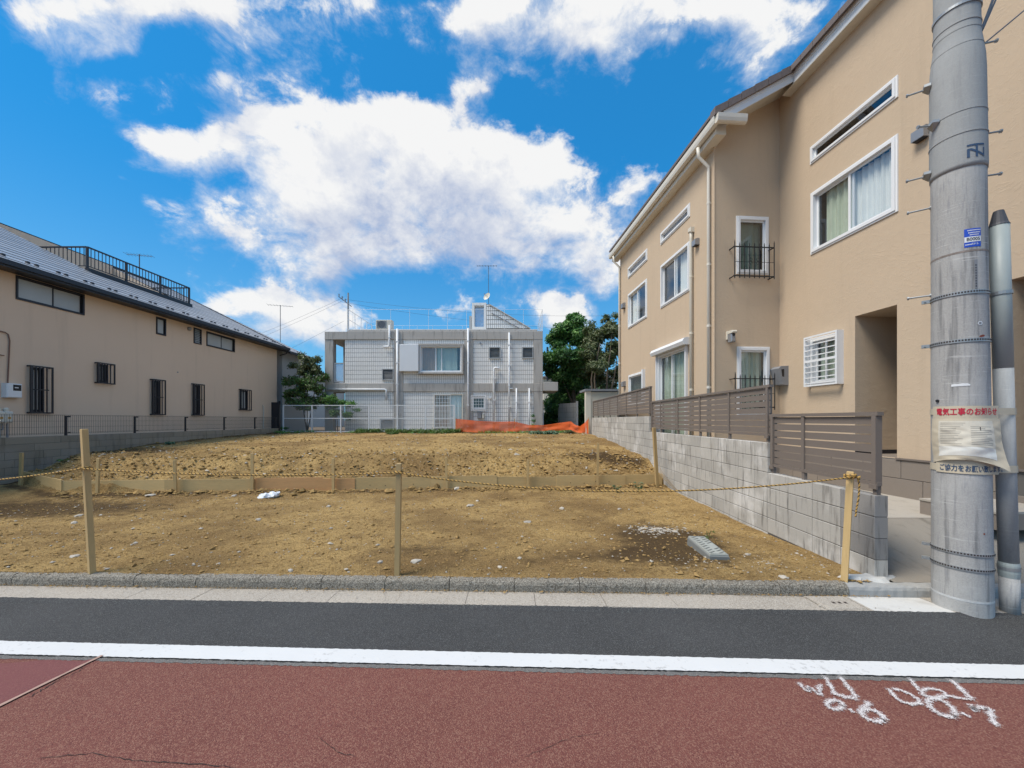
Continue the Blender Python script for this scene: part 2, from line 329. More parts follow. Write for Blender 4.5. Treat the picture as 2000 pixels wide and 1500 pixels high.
# ------------------------------------------------------------------ mesh helpers
class Fr:
    """a local frame: origin, U along, V up, N outward"""
    def __init__(s, O, U=(1,0,0), V=(0,0,1), N=(0,-1,0)):
        s.O, s.U, s.V, s.N = V3(O), V3(U).normalized(), V3(V).normalized(), V3(N).normalized()
    def p(s, u, v, n=0): return s.O + s.U*u + s.V*v + s.N*n
W0 = Fr((0,0,0), (1,0,0), (0,1,0), (0,0,1))       # u=x v=y n=z
class MB:
    def __init__(s): s.v, s.f, s.mi = [], [], []
    def add(s, vs, fs, mi=0):
        k = len(s.v); s.v += [tuple(p) for p in vs]; s.f += [tuple(i+k for i in f) for f in fs]; s.mi += [mi]*len(fs)
        return s
    def box(s, fr, u0, u1, v0, v1, n0, n1, mi=0, open_back=False):
        P = [fr.p(u, v, n) for n in (n0, n1) for v in (v0, v1) for u in (u0, u1)]
        fs = [(4,5,7,6),(0,1,5,4),(2,6,7,3),(0,4,6,2),(1,3,7,5)]
        if not open_back: fs.append((0,2,3,1))
        return s.add(P, fs, mi)
    def bevbox(s, fr, u0, u1, v0, v1, n0, n1, c=.006, mi=0):
        P = [fr.p(u, v, n0) for (u, v) in ((u0,v0),(u1,v0),(u1,v1),(u0,v1))] + \
            [fr.p(u, v, n1-c) for (u, v) in ((u0,v0),(u1,v0),(u1,v1),(u0,v1))] + \
            [fr.p(u, v, n1) for (u, v) in ((u0+c,v0+c),(u1-c,v0+c),(u1-c,v1-c),(u0+c,v1-c))]
        fs = [(0,3,2,1)]
        for a in (0, 4):
            for i in range(4): j = (i+1) % 4; fs.append((a+i, a+j, a+4+j, a+4+i))
        fs.append((8,9,10,11))
        return s.add(P, fs, mi)
    def quad(s, a, b, c, d, mi=0): return s.add([a,b,c,d], [(0,1,2,3)], mi)
    def poly(s, pts, mi=0): return s.add(pts, [tuple(range(len(pts)))], mi)
    def prism(s, pts, ex, mi=0):
        n = len(pts); ex = V3(ex); P = [V3(p) for p in pts] + [V3(p)+ex for p in pts]
        fs = [tuple(range(n)), tuple(range(2*n-1, n-1, -1))] + [(i, (i+1) % n, n+(i+1) % n, n+i) for i in range(n)]
        return s.add(P, fs, mi)
    def tube(s, pts, r, seg=8, mi=0, cap=True):
        pts = [V3(p) for p in pts]; n = len(pts); rs = r if hasattr(r, '__len__') else [r]*n
        up = V3((0,0,1)); ring = []; pa = None
        for i, p in enumerate(pts):
            d = (pts[min(i+1, n-1)] - pts[max(i-1, 0)]).normalized()
            if pa is None: pa = d.orthogonal().normalized() if abs(d.dot(up)) > .95 else d.cross(up).normalized()
            a = (pa - d*pa.dot(d)).normalized(); pa = a; b = d.cross(a)
            ring += [p + (a*math.cos(t) + b*math.sin(t))*rs[i] for t in [2*math.pi*k/seg for k in range(seg)]]
        fs = [(i*seg+k, i*seg+(k+1) % seg, (i+1)*seg+(k+1) % seg, (i+1)*seg+k) for i in range(n-1) for k in range(seg)]
        if cap: fs += [tuple(range(seg-1, -1, -1)), tuple((n-1)*seg+k for k in range(seg))]
        return s.add(ring, fs, mi)
    def disc(s, c, nrm, r, depth, seg=16, mi=0):
        c = V3(c); n = V3(nrm).normalized(); return s.tube([c, c+n*depth], r, seg, mi)
    def wall(s, fr, u0, u1, v0, v1, holes, n=0, mi=0):
        us = sorted({u0, u1, *[h[i] for h in holes for i in (0, 1)]}); vs_ = sorted({v0, v1, *[h[i] for h in holes for i in (2, 3)]})
        us = [u for u in us if u0 <= u <= u1]; vs_ = [v for v in vs_ if v0 <= v <= v1]
        for a, b in zip(us, us[1:]):
            for c, d in zip(vs_, vs_[1:]):
                um, vm = (a+b)/2, (c+d)/2
                if any(h[0] < um < h[1] and h[2] < vm < h[3] for h in holes): continue
                s.quad(fr.p(a, c, n), fr.p(b, c, n), fr.p(b, d, n), fr.p(a, d, n), mi)
        return s
    def build(s, name, mats, parent=None, smooth=False, kind=None, tone=None, attr='tone'):
        off = wloc(parent) if parent else V3((0,0,0))
        me = bpy.data.meshes.new(name)
        arr = np.array([tuple(p) for p in s.v], dtype=np.float64) - np.array(off)
        me.from_pydata(arr.tolist(), [], s.f)
        for mm in (mats if isinstance(mats, (list, tuple)) else [mats]): me.materials.append(M[mm])
        if any(s.mi): me.polygons.foreach_set('material_index', s.mi)
        if smooth: me.polygons.foreach_set('use_smooth', [True]*len(me.polygons))
        if tone is not None:
            at = me.attributes.new(attr, 'FLOAT', 'POINT'); at.data.foreach_set('value', np.asarray(tone, dtype=np.float32))
        me.update()
        return link(name, me, parent, kind)
def wloc(o):
    v = V3((0,0,0))
    while o is not None: v = v + o.location; o = o.parent
    return v
def link(name, me, parent=None, kind=None):
    o = bpy.data.objects.new(name, me); COL.objects.link(o)
    if parent: o.parent = parent
    if kind: o['kind'] = kind
    return o
def tag(o, label, cat, group=None, kind=None):
    o['label'] = label; o['category'] = cat
    if group: o['group'] = group
    if kind: o['kind'] = kind
    return o
def thing(name, loc, label, cat, group=None):
    o = bpy.data.objects.new(name, None); COL.objects.link(o); o.location = loc; o.empty_display_size = .2
    return tag(o, label, cat, group)
def struct(mb, name, m, **kw): return mb.build(name, m, None, kind='structure', **kw)
def P(px, py, Y): return V3(((px-1000)/F*Y, Y, CH-(py-820)/F*Y))
# ------------------------------------------------------------------ ground, road, kerb
def lattice(ix, iy, seed):
    with np.errstate(over='ignore'):
        h = (ix.astype(np.int64)*374761393 + iy.astype(np.int64)*668265263 + seed*974634779) & 0x7fffffff
        h = ((h ^ (h >> 13))*1274126177) & 0x7fffffff
        h = (h ^ (h >> 16)) & 0xffff
    return h/65535.0
def vnoise(x, y, seed=0):
    ix, iy = np.floor(x), np.floor(y); fx, fy = x-ix, y-iy
    fx = fx*fx*(3-2*fx); fy = fy*fy*(3-2*fy)
    a, b = lattice(ix, iy, seed), lattice(ix+1, iy, seed); c, d = lattice(ix, iy+1, seed), lattice(ix+1, iy+1, seed)
    return (a*(1-fx)+b*fx)*(1-fy) + (c*(1-fx)+d*fx)*fy
def fbm(x, y, sc_, octs=5, seed=0, g=.5):
    s, a, tot = 0, 1.0, 0
    for i in range(octs):
        s = s + a*vnoise(x*sc_+i*17.3, y*sc_-i*9.1, seed+i); tot += a; a *= g; sc_ *= 2.03
    return s/tot - .5
def sstep(t): t = np.clip(t, 0, 1); return t*t*(3-2*t)

kb = lambda x: 3.62-.026*x       # back of the kerb
kf = lambda x: 3.535-.029*x      # foot of the kerb face
go = lambda x: 3.245-.033*x      # outer edge of the gutter
wt = lambda x: 2.605-.039*x      # white line, lot side
wb = lambda x: 2.462-.038*x      # white line, street side
re_ = lambda x: 2.425-.038*x     # edge of the red surface
XL, XR = -32, 26
def strip(name, f0, f1, z, m, x0=XL, x1=XR, n=58, rag=0, z2=None):
    mb = MB(); xs = [x0+(x1-x0)*i/n for i in range(n+1)]
    if rag: xs = [x0]+[-6+12*i/700 for i in range(701)]+[x1]
    e = [(rnd.uniform(-rag, rag), rnd.uniform(-rag, rag)) for _ in xs]
    for i, (a, b) in enumerate(zip(xs, xs[1:])): mb.quad((a, f0(a)+e[i][0], z), (b, f0(b)+e[i+1][0], z), (b, f1(b)+e[i+1][1], z if z2 is None else z2), (a, f1(a)+e[i][1], z if z2 is None else z2))
    return struct(mb, name, m)
g = MB(); g.quad((-900,-900,-.30), (900,-900,-.30), (900,900,-.30), (-900,900,-.30)); struct(g, 'ground', 'earth')
strip('road', lambda x: -6.0, lambda x: go(x)+.02, -.004, 'asphalt')
strip('road_lip', lambda x: go(x)-.05, lambda x: go(x)+.006, -.0035, 'asphalt', rag=.006, z2=.0150)
strip('red_road', lambda x: -2.6, re_, .000, 'red_asphalt')
strip('white_line', wb, wt, .004, 'white_paint', rag=.0028)
strip('road_edge_strip', lambda x: re_(x)-.008, lambda x: wb(x)-.012, .002, 'grey_edge', rag=.006)
# resurfaced patch at the left end of the red strip, with its pale seam
sa, sb_ = P(0,1380,CH*F/560), P(189,1287,CH*F/467)
sl = (sb_.y-sa.y)/(sb_.x-sa.x)
pm = MB(); xa = -9.0
cr = sb_.x - .02
pm.poly([(xa, sa.y+(xa-sa.x)*sl, .004), (sb_.x, sb_.y, .004), (cr-.06, re_(cr)-.015, .004), (-3.05, re_(-3.05)-.01, .004), (-3.25, re_(-3.2)-.05, .004), (-3.6, re_(-3.6)-.10, .004), (xa, re_(xa)-.12, .004)])
struct(pm, 'road_patch', 'red_patch')
sm = MB(); d = V3((sb_.x-sa.x, sb_.y-sa.y, 0)).normalized(); nn = V3((-d.y, d.x, 0))
prev = None
for i in range(41):
    c = V3((sa.x, sa.y, 0)) + d*(-1.2 + i*(1.2+(sb_-sa).length+.03)/40); w = .008+.005*rnd.random()
    cur = (c+nn*w, c-nn*w)
    if prev: sm.quad(*[V3((q.x, q.y, .0075)) for q in (prev[0], prev[1], cur[1], cur[0])])
    prev = cur
mat('seam', (.38, .25, .20), .85, .2, 20); struct(sm, 'road_seam', 'seam')
mat('crack', (.035, .022, .020), .95, .2, 20)
def crack(px_pts, w, name='road_crack'):
    mb = MB(); prev = None; pts = []
    for (a, b) in zip(px_pts, px_pts[1:]):
        for k in range(9): pts.append((a[0]+(b[0]-a[0])*k/9+rnd.uniform(-3,3), a[1]+(b[1]-a[1])*k/9+rnd.uniform(-1.6,1.6)))
    pts = [V3(((x-1000)/(y-820)*CH, CH*F/(y-820), .0035)) for x, y in pts]
    for i, c in enumerate(pts):
        d = (pts[min(i+1, len(pts)-1)]-pts[max(i-1, 0)]).normalized(); q = V3((-d.y, d.x, 0))*(w*rnd.uniform(.3, 1.1)*min(1, i/3+.15, (len(pts)-1-i)/3+.15))
        if prev: mb.quad(prev[0], prev[1], c-q, c+q)
        prev = (c+q, c-q)
    return struct(mb, name, 'crack')
crack([(60,1362),(85,1345),(150,1312),(172,1300)], .0035)
crack([(70,1482),(180,1472),(260,1486),(370,1492),(470,1500)], .0022)
crack([(620,1438),(660,1470),(700,1480)], .0016)
crack([(1020,1480),(1120,1440),(1180,1432)], .0014)

# kerb stones and gutter slabs, one by one
DR = 3.02                                           # where the old kerb ends and the new one at the drive begins
kerb = struct(MB().box(W0, XL, XR, 3.5, 3.52, -.25, -.24), 'kerb', 'mortar')
gut = struct(MB().box(W0, XL, XR, 3.4, 3.42, -.25, -.24), 'gutter', 'mortar')
def kerb_piece(x0, x1, h, m, back=None):
    prof = lambda x: [(kf(x)-.005, -.05), (kf(x)+.003, h*.62), (kf(x)+.014, h*.88), (kf(x)+.034, h), ((back or kb)(x), h+.004), ((back or kb)(x), -.05)]
    k = 14 if x1-x0 < 1 else 40; mb = MB(); P_ = []; n = 6
    for q in range(k+1):                                # worn, slightly uneven edges
        xx = x0+(x1-x0)*q/k
        for a_, (y, z) in enumerate(prof(xx)): P_.append((xx, y+(rnd.uniform(-.003, .003) if 0 < a_ < 4 else 0), z+(rnd.uniform(-.004, .002) if 0 < a_ < 5 else 0)))
    mb.add(P_, [(q*n+i, q*n+(i+1) % n, (q+1)*n+(i+1) % n, (q+1)*n+i) for q in range(k) for i in range(n)] + [tuple(range(n-1, -1, -1)), tuple(range(k*n, k*n+n))])
    return mb.build('kerb_stone', m, kerb)
x = DR-.6*28
while x < DR-.01:
    kerb_piece(x+.003, x+.597, .098+rnd.uniform(-.004, .004), 'kerb'); x += .6
kerb_piece(XL, DR-.6*28-.003, .098, 'kerb')
for i, x0 in enumerate([DR+.004, 3.62, 4.22, 4.82]):
    kerb_piece(x0, (3.616, 4.216, 4.816, 5.4)[i], .088, 'kerb_new')
kerb_piece(5.404, XR, .088, 'kerb_new')
def gut_piece(x0, x1, m, z=.012, dz=.018):
    mb = MB(); a, b = (x0, go(x0), z), (x1, go(x1), z); c, d = (x1, kf(x1)-.006, z+dz-.03), (x0, kf(x0)-.006, z+dz-.03)
    lo = [(p[0], p[1], -.1) for p in (a, b, c, d)]
    mb.add([a, b, c, d]+lo, [(0,1,2,3),(0,4,5,1),(1,5,6,2),(2,6,7,3),(3,7,4,0)])
    return mb.build('gutter_slab', m, gut)
x = DR-.42-.6*27
gut_piece(XL, x-.002, 'gutter_conc')
while x < 2.4:
    gut_piece(x+.002, x+.598, 'gutter_conc', .012+rnd.uniform(-.002, .002)); x += .6
xd = x
gut_piece(2.605, 2.66, 'gutter_conc') if xd < 2.61 else None
gut_piece(2.98, 3.36, 'gutter_new'); gut_piece(3.364, 3.62, 'gutter_new', .010); gut_piece(3.624, XR, 'gutter_conc')
# drain cover let into the gutter
dc = thing('drain_cover', (2.62, 3.28, .0), 'square concrete drain cover set in the gutter left of the utility pole', 'drain cover')
q = MB(); f_ = Fr((xd-.0, 0, 0), (1,0,0), (0,1,0), (0,0,1)); w_ = 2.976-xd
q.bevbox(f_, .03, w_-.03, go(2.6)+.03, kf(2.6)-.035, -.06, .016, .008); q.build('lid', 'gutter_conc', dc)
q = MB(); q.box(f_, .002, w_-.002, go(2.7)+.004, kf(2.8)-.008, -.12, -.012); q.build('joint', 'crack', dc)
q = MB()
for (u0,u1,v0,v1) in ((.004,.024,.004,.27),(w_-.024,w_-.004,.004,.25),(.03,w_-.03,.004,.022)):
    q.box(f_, u0, u1, go(2.7)+v0, go(2.7)+v1, -.05, .013)
q.build('frame', 'gutter_conc', dc)
q = MB()
for a in range(3): q.box(f_, .14+.05*a, .165+.05*a, go(2.6)+.12, go(2.6)+.15, .0, .0172)
q.build('lift_slot', 'crack', dc)

# ------------------------------------------------------------------ the empty lot
WX = lambda y: 3.28+.0266*y          # face of the right hand block wall
LX = lambda y: -12.94+.0133*y        # face of the left hand retaining wall
BP = [(-13.6,10.9),(-11.55,9.05),(-9.35,7.95),(-8.6,7.93),(-7.1,8.08),(-5.5,8.20),(-4.1,8.30),(-2.5,8.42),(-1.4,8.50),(-.55,8.56),(.85,8.66),(2.35,8.80),(2.52,8.82),(3.6,8.92),(5,9)]
bx, by = np.array([p[0] for p in BP]), np.array([p[1] for p in BP])
def board_y(x): return np.interp(x, bx, by)
def lot_h(x, y, rough=True):
    x = np.asarray(x, float); y = np.asarray(y, float)
    low = .10 - .07*sstep((y-kb(x))/2.6)
    low = low + .05*sstep((3.2-(3.42-x))/3.2)*sstep((y-4.2)/2)*0
    b = board_y(x); t = y-b
    rise = .30 + .38*sstep((t-.05)/(1.15+.35*fbm(x, y*0, .9, 2, 5))) + .20*sstep((t-.6)/9.5)
    side = sstep((x-(WX(y)-1.5))/1.4)                   # slumps lower along the block wall
    rise = rise - side*.12*sstep((5.5-t)/4.5)*sstep(t/.8)
    ls = sstep((LX(y)+2.2-x)/2.2); rise = rise - ls*.16*sstep((4-t)/3)*sstep(t/.6)
    up = sstep((t-.0)/.10)
    h = low*(1-up) + rise*up
    hol = np.exp(-(((x+12.6)/.55)**2+((y-9.9)/.5)**2)); h = h - .28*hol
    if rough:
        m = up
        big = fbm(x, y, 1.1, 3, 11)*.10*m + fbm(x, y, .6, 3, 3)*.05*(1-m)
        slope = up*(1-sstep((t-1.6)/2.2))
        cl = fbm(x, y, 5.5, 4, 21, .6); med = fbm(x, y, 13, 3, 31, .6)
        h = h + big + np.maximum(cl-.02, -.1)*(.11*slope+.028*up+.032) + np.abs(med)*(.045*slope+.022*up+.016)
        near = np.exp(-np.abs(t+.12)/.22); h = h + near*(.05+.10*np.maximum(cl, 0))*(1-up)
    edge = sstep((y-kb(x))/.18); h = h*edge + (.097)*(1-edge)
    return h
ys = np.concatenate([np.linspace(0, 1, 150)**1.15*5.6, 5.6+np.linspace(0, 1, 190)[1:]**1.25*11.9])
us = np.linspace(0, 1, 430)
Yg = np.repeat((ys[:, None]), len(us), 1)
X0 = np.where(Yg*0 == 0, -12.96, 0); X1 = None
Yabs = 3.68 + Yg
Xg = (LX(Yabs)-.04) + us[None, :]*((WX(Yabs)+.05)-(LX(Yabs)-.04))
Yabs = kb(Xg)+.0 + Yg
Zg = lot_h(Xg, Yabs)
def damp(x, y):
    d = 1.0*np.exp(-(((x-2.0)/.75)**2+((y-4.9)/.9)**2)) + .9*np.exp(-(((x+8.2)/2.4)**2+((y-6.7)/.9)**2)) + .75*np.exp(-(((x+10.5)/1.6)**2+((y-10.8)/1.6)**2))
    d = d + .8*np.exp(-(((x-2.7)/1.0)**2+((y-9.9)/.5)**2)) + .55*np.exp(-((y-8.25-(board_y(x)-8.45))/.16)**2) + .5*np.exp(-(((x-.9)/1.5)**2+((y-4.15)/.35)**2))
    d = d + .55*np.exp(-((y-20.4)/1.6)**2) + .6*np.exp(-((x-LX(y)-.3)/.7)**2)*(y > 9) + .5*np.exp(-(((x+1.3)/1.0)**2+((y-4.4)/.3)**2)) + .45*np.exp(-(((x-1.2)/1.6)**2+((y-9.9)/.35)**2))
    return d
nu, nv = len(us), len(ys)
idx = np.arange(nu*nv).reshape(nv, nu)
fq = np.stack([idx[:-1,:-1], idx[:-1,1:], idx[1:,1:], idx[1:,:-1]], -1).reshape(-1, 4)
def bigmesh(name, V, Fq, mats, parent=None, kind=None, tone=None, attr='tone', smooth=False, mi=None):
    V = np.asarray(V, np.float32).reshape(-1, 3); Fq = np.asarray(Fq, np.int32); k = Fq.shape[1]
    if parent: V = V - np.array(wloc(parent), np.float32)
    me = bpy.data.meshes.new(name); me.vertices.add(len(V)); me.vertices.foreach_set('co', V.ravel())
    me.loops.add(Fq.size); me.loops.foreach_set('vertex_index', Fq.ravel())
    me.polygons.add(len(Fq)); me.polygons.foreach_set('loop_start', np.arange(0, Fq.size, k, dtype=np.int32))
    for mm in (mats if isinstance(mats, (list, tuple)) else [mats]): me.materials.append(M[mm])
    if mi is not None: me.polygons.foreach_set('material_index', np.asarray(mi, np.int32))
    if tone is not None:
        at = me.attributes.new(attr, 'FLOAT', 'POINT'); at.data.foreach_set('value', np.asarray(tone, np.float32).ravel())
    me.polygons.foreach_set('use_smooth', [bool(smooth)]*len(Fq))
    me.update(calc_edges=True); me.validate()
    return link(name, me, parent, kind)
bigmesh('lot_ground', np.stack([Xg, Yabs, Zg], -1), fq, 'dirt', kind='structure', tone=damp(Xg, Yabs), attr='damp', smooth=True)
nr = np.random.default_rng(5)

# loose stones and clods: too many to count
def rocks(name, n, gen, size, m, flat=.6, kind='stuff', sink=.25, hf=None):
    base = np.array([(0,0,1),(0,0,-1),(1,0,0),(-1,0,0),(0,1,0),(0,-1,0)], float)
    tri = np.array([(0,2,4),(0,4,3),(0,3,5),(0,5,2),(1,4,2),(1,3,4),(1,5,3),(1,2,5)])
    x, y = gen(n); z = (hf or lot_h)(x, y)
    s = size(n); jit = nr.uniform(.55, 1.35, (n, 6, 1))
    v = base[None]*jit + nr.uniform(-.25, .25, (n, 6, 3))
    ang = nr.uniform(0, 6.28, n); c, sn = np.cos(ang), np.sin(ang)
    v = v*s[:, None, None]*np.array([1.25, .85, flat])
    vx = v[..., 0]*c[:, None]-v[..., 1]*sn[:, None]; vy = v[..., 0]*sn[:, None]+v[..., 1]*c[:, None]
    V = np.stack([vx+x[:, None], vy+y[:, None], v[..., 2]+z[:, None]+s[:, None]*(flat-sink)], -1)
    Fq = (tri[None]+6*np.arange(n)[:, None, None]).reshape(-1, 3)
    return bigmesh(name, V, Fq, m, kind=kind)
def inlot(x, y): return (x > LX(y)+.05) & (x < WX(y)-.04) & (y > kb(x)+.04) & (np.abs(y-board_y(x)) > .06)
def g_low(n):
    x = nr.uniform(-9, 3.4, n*3); y = kb(x)+.05+nr.uniform(0, 1, n*3)**1.25*4.9
    k = inlot(x, y); return x[k][:n], y[k][:n]
def g_board(n):
    x = nr.uniform(-9.3, 3.4, n*3); y = board_y(x)-.08-np.abs(nr.normal(0, .14, n*3)); k = inlot(x, y); return x[k][:n], y[k][:n]
def g_slope(n):
    x = nr.uniform(-12, 3.5, n*4); y = board_y(x)+.06+nr.gamma(1.6, .65, n*4); k = inlot(x, y) & (y < 20.5); return x[k][:n], y[k][:n]
def g_up(n):
    x = nr.uniform(-12.5, 3.7, n*3); y = nr.uniform(9.5, 20.8, n*3); k = inlot(x, y); return x[k][:n], y[k][:n]
ln = lambda a, b: (lambda n: np.clip(nr.lognormal(math.log(a), b, n), a*.4, a*4))
rocks('pale_gravel', 1900, g_low, ln(.0065, .5), 'stone_pale')
rocks('soil_clods', 9000, g_low, ln(.008, .55), 'clod')
rocks('soil_clods', 900, g_board, ln(.022, .5), 'clod')
rocks('soil_clods', 5200, g_slope, ln(.0135, .65), 'clod', .75)
rocks('pale_gravel', 700, g_slope, ln(.014, .5), 'stone_pale')
rocks('soil_clods', 3800, g_up, ln(.015, .5), 'clod', .7)
rocks('pale_gravel', 500, g_up, ln(.018, .5), 'stone_pale')
rocks('crushed_rubble', 300, lambda n: (lambda x, y: (x, y))(nr.normal(1.98, .20, n), nr.normal(5.36, .10, n)), ln(.011, .6), 'stone_pale', .35)
rocks('crushed_rubble', 160, lambda n: (nr.normal(2.55, .5, n), nr.normal(4.0, .16, n)), ln(.007, .5), 'stone_pale', .5)

def g_foot(n): x = nr.uniform(-6, 3.4, n); return x, kf(x)-.012-np.abs(nr.normal(0, .022, n))
rocks('kerb_grit', 1500, g_foot, ln(.0035, .5), 'clod', .6, hf=lambda x, y: x*0+.0145)
def g_top(n): x = nr.uniform(-6, 3.3, n); return x, kb(x)-np.abs(nr.normal(0, .018, n))+.012
rocks('kerb_grit', 1600, g_top, ln(.0045, .5), 'clod', .6, hf=lambda x, y: x*0+.100)
def g_gut(n): x = nr.uniform(-6, 3.4, n); return x, go(x)+nr.uniform(0, .27, n)
rocks('kerb_grit', 260, g_gut, ln(.0028, .5), 'stone_pale', .6, hf=lambda x, y: x*0+.0135)
# bigger pale stones that can be picked out
def lump(r, seed, n=2, flat=.55):
    bm = bmesh.new(); bmesh.ops.create_icosphere(bm, subdivisions=n, radius=1)
    rr = random.Random(seed); k = [rr.uniform(.6, 1.2) for _ in range(3)]; ph = [V3((rr.uniform(-2,2), rr.uniform(-2,2), rr.uniform(-2,2))) for _ in range(4)]
    for v in bm.verts:
        f = 1+.22*sum(math.sin(v.co.dot(p)*1.7+i) for i, p in enumerate(ph))/2
        v.co = V3((v.co.x*k[0]*1.2, v.co.y*k[1], v.co.z*flat*k[2]))*f*r
    me = bpy.data.meshes.new('stone'); bm.to_mesh(me); bm.free(); me.materials.append(M['stone_pale']); return me
stones = [lump(1, s, 1) for s in range(5)]
def ground_at(px, py, up=True):
    """where the line of sight through a pixel of the photograph meets the lot"""
    d = V3(((px-1000)/F, 1, -(py-820)/F)); lo = 3.4
    for i in range(2200):
        y = lo+i*.008; p = V3((d.x*y, y, CH+d.z*y))
        if p.z <= float(lot_h(p.x, p.y)): return p
    return p
for i, (px, py, w, lab) in enumerate([(154,1008,11,'pale stone on the dirt left of the tall front post'),(146,1022,12,'pale stone nearer the kerb, left of the tall front post'),
    (294,968,12,'pale stone against the foot of the plank edging'),(457,969,10,'pale stone just left of the white plastic bag'),(642,990,11,'pale stone in the open dirt right of the white plastic bag'),
    (505,1015,9,'small pale stone in mid dirt below the white plastic bag'),(646,1033,9,'small grey stone in mid dirt, left of the middle post'),(146,1087,12,'pale stone near the kerb left of the tall front post'),
    (426,1102,9,'small pale stone near the kerb, right of the tall front post'),(567,1115,13,'flat pale stone lying against the kerb'),(812,1097,16,'white stone just right of the foot of the middle post'),
    (742,1099,13,'grey stone just left of the foot of the middle post'),(918,988,11,'white stone in the dirt right of the middle post'),(932,979,8,'small grey stone beyond the white one, right of the middle post'),
    (1015,1091,12,'grey stone near the kerb, right of the middle post'),(977,1108,9,'white pebble near the kerb, right of the middle post'),(1097,994,11,'pale stone in mid lot below the plank edging'),
    (1030,1020,11,'flat pale stone in the middle of the lot'),(892,955,14,'clod-like stone at the foot of a stake'),(1210,995,9,'pale stone below the two seedlings'),(1530,1128,14,'white flake lying on the back of the kerb'),(1460,1084,10,'pale stone between the meter lid and the block wall')]):
    p = ground_at(px, py); o = link('stone', stones[i % 5]); r = w/2*p.y/F*1.1
    o.location = (p.x, p.y, p.z+r*.15); o.scale = (r, r, r); o.rotation_euler = (0, 0, rnd.uniform(0, 6))
    tag(o, lab, 'stone', 'pale stones lying on the dirt')

# neighbouring ground beyond the lot
nb = MB(); nb.box(W0, -60, 60, 20.95, 90, -.29, .86); struct(nb, 'neighbour_ground', 'earth')
nb = MB(); nb.box(W0, -60, -13.09, 3.4, 20.95, -.29, 1.06); struct(nb, 'side_yard_ground', 'light_slab')

# ------------------------------------------------------------------ drive and yard of the right hand house
dv = MB()
zs = lambda y: .092 + (.376-.092)*max(0, min(1, (y-3.75)/(4.72-3.75)))
yy = [None]+[3.75+.97*i/6 for i in range(1, 7)]
for i in range(6):
    a, b = (yy[i] or 3.6), yy[i+1]
    xa0, xb0 = WX(a)+.125, WX(b)+.125
    if i == 0: dv.quad((xa0, kb(xa0), .092), (26, kb(26), .092), (26, b, zs(b)), (xb0, b, zs(b)))
    else: dv.quad((xa0, a, zs(a)), (26, a, zs(a)), (26, b, zs(b)), (xb0, b, zs(b)))
struct(dv, 'driveway', 'rough_drive')
dv = MB(); dv.quad((WX(4.72)+.125, 4.72, .379), (26, 4.72, .379), (26, 18.4, .379), (WX(18.4)+.125, 18.4, .379)); struct(dv, 'house_yard', 'light_slab')
dv = MB(); dv.box(W0, 4.25, 4.60, 4.74, 4.80, .37, .385)
struct(dv, 'yard_patch', 'gutter_new')

# ------------------------------------------------------------------ right hand block wall, block by block
dY = V3((.0266, 1, 0)).normalized(); dN = V3((-1, .0266, 0)).normalized()
WF = Fr((3.28, 0, 0), dY, (0,0,1), dN)       # u along the wall, v height, n towards the lot
def yu(y): return y*math.hypot(1, .0266)
bw = thing('block_wall', (3.40, 3.6, 0), 'long stepped grey concrete block wall between the lot and the beige house', 'wall')
u0 = yu(3.58)
segs = [(u0, u0+1.57, 4, .872), (u0+1.57, u0+6.38, 8, 1.272), (u0+6.38, u0+14.62, 10, 1.672)]
core = MB()
for (a, b, n, top) in segs: core.box(WF, a+.006, b-.002, -.3, top-.006, -.114, -.006)
core.build('mortar', 'mortar', bw)
blk = {}
def block_mesh(L, H, m, T=.12):
    k = (round(L, 3), round(H, 3), m)
    if k not in blk:
        mb = MB(); mb.bevbox(Fr((0,0,0)), 0, L, 0, H, -T, 0, .004); me = bpy.data.meshes.new('block'); me.from_pydata(mb.v, [], mb.f); me.materials.append(M[m]); blk[k] = me
    return blk[k]
def rot_of(fr): return math.atan2(fr.U.y, fr.U.x)
for si, (a, b, n, top) in enumerate(segs):
    us_ = [a+.395*i for i in range(int((b-a)/.395+.5)+1)]
    if si == 0: us_ = [a, a+.39, a+.78, a+1.175, b]
    if si == 1: us_ = [a, a+.30]+[a+.30+.41*i for i in range(1, 12)]; us_[-1] = b
    us_[-1] = b
    for r in range(n):
        z1 = top-.2*r; z0 = z1-.193
        for c, d in zip(us_, us_[1:]):
            y = c/math.hypot(1, .0266)
            if z1 < float(lot_h(WX(y)-.2, max(y, 3.75), False))-.22: continue
            topd = (r == 0 and si == 0) or (si == 0 and c == a)
            L = d-c-.007
            o = link('block', block_mesh(L, .193, 'block_dark' if (si == 0 and c == a and r < 3) else 'block'), bw)
            o.rotation_euler = (0, 0, rot_of(WF)+math.pi); o.location = WF.p(d-.0035, z0, 0)-wloc(bw)
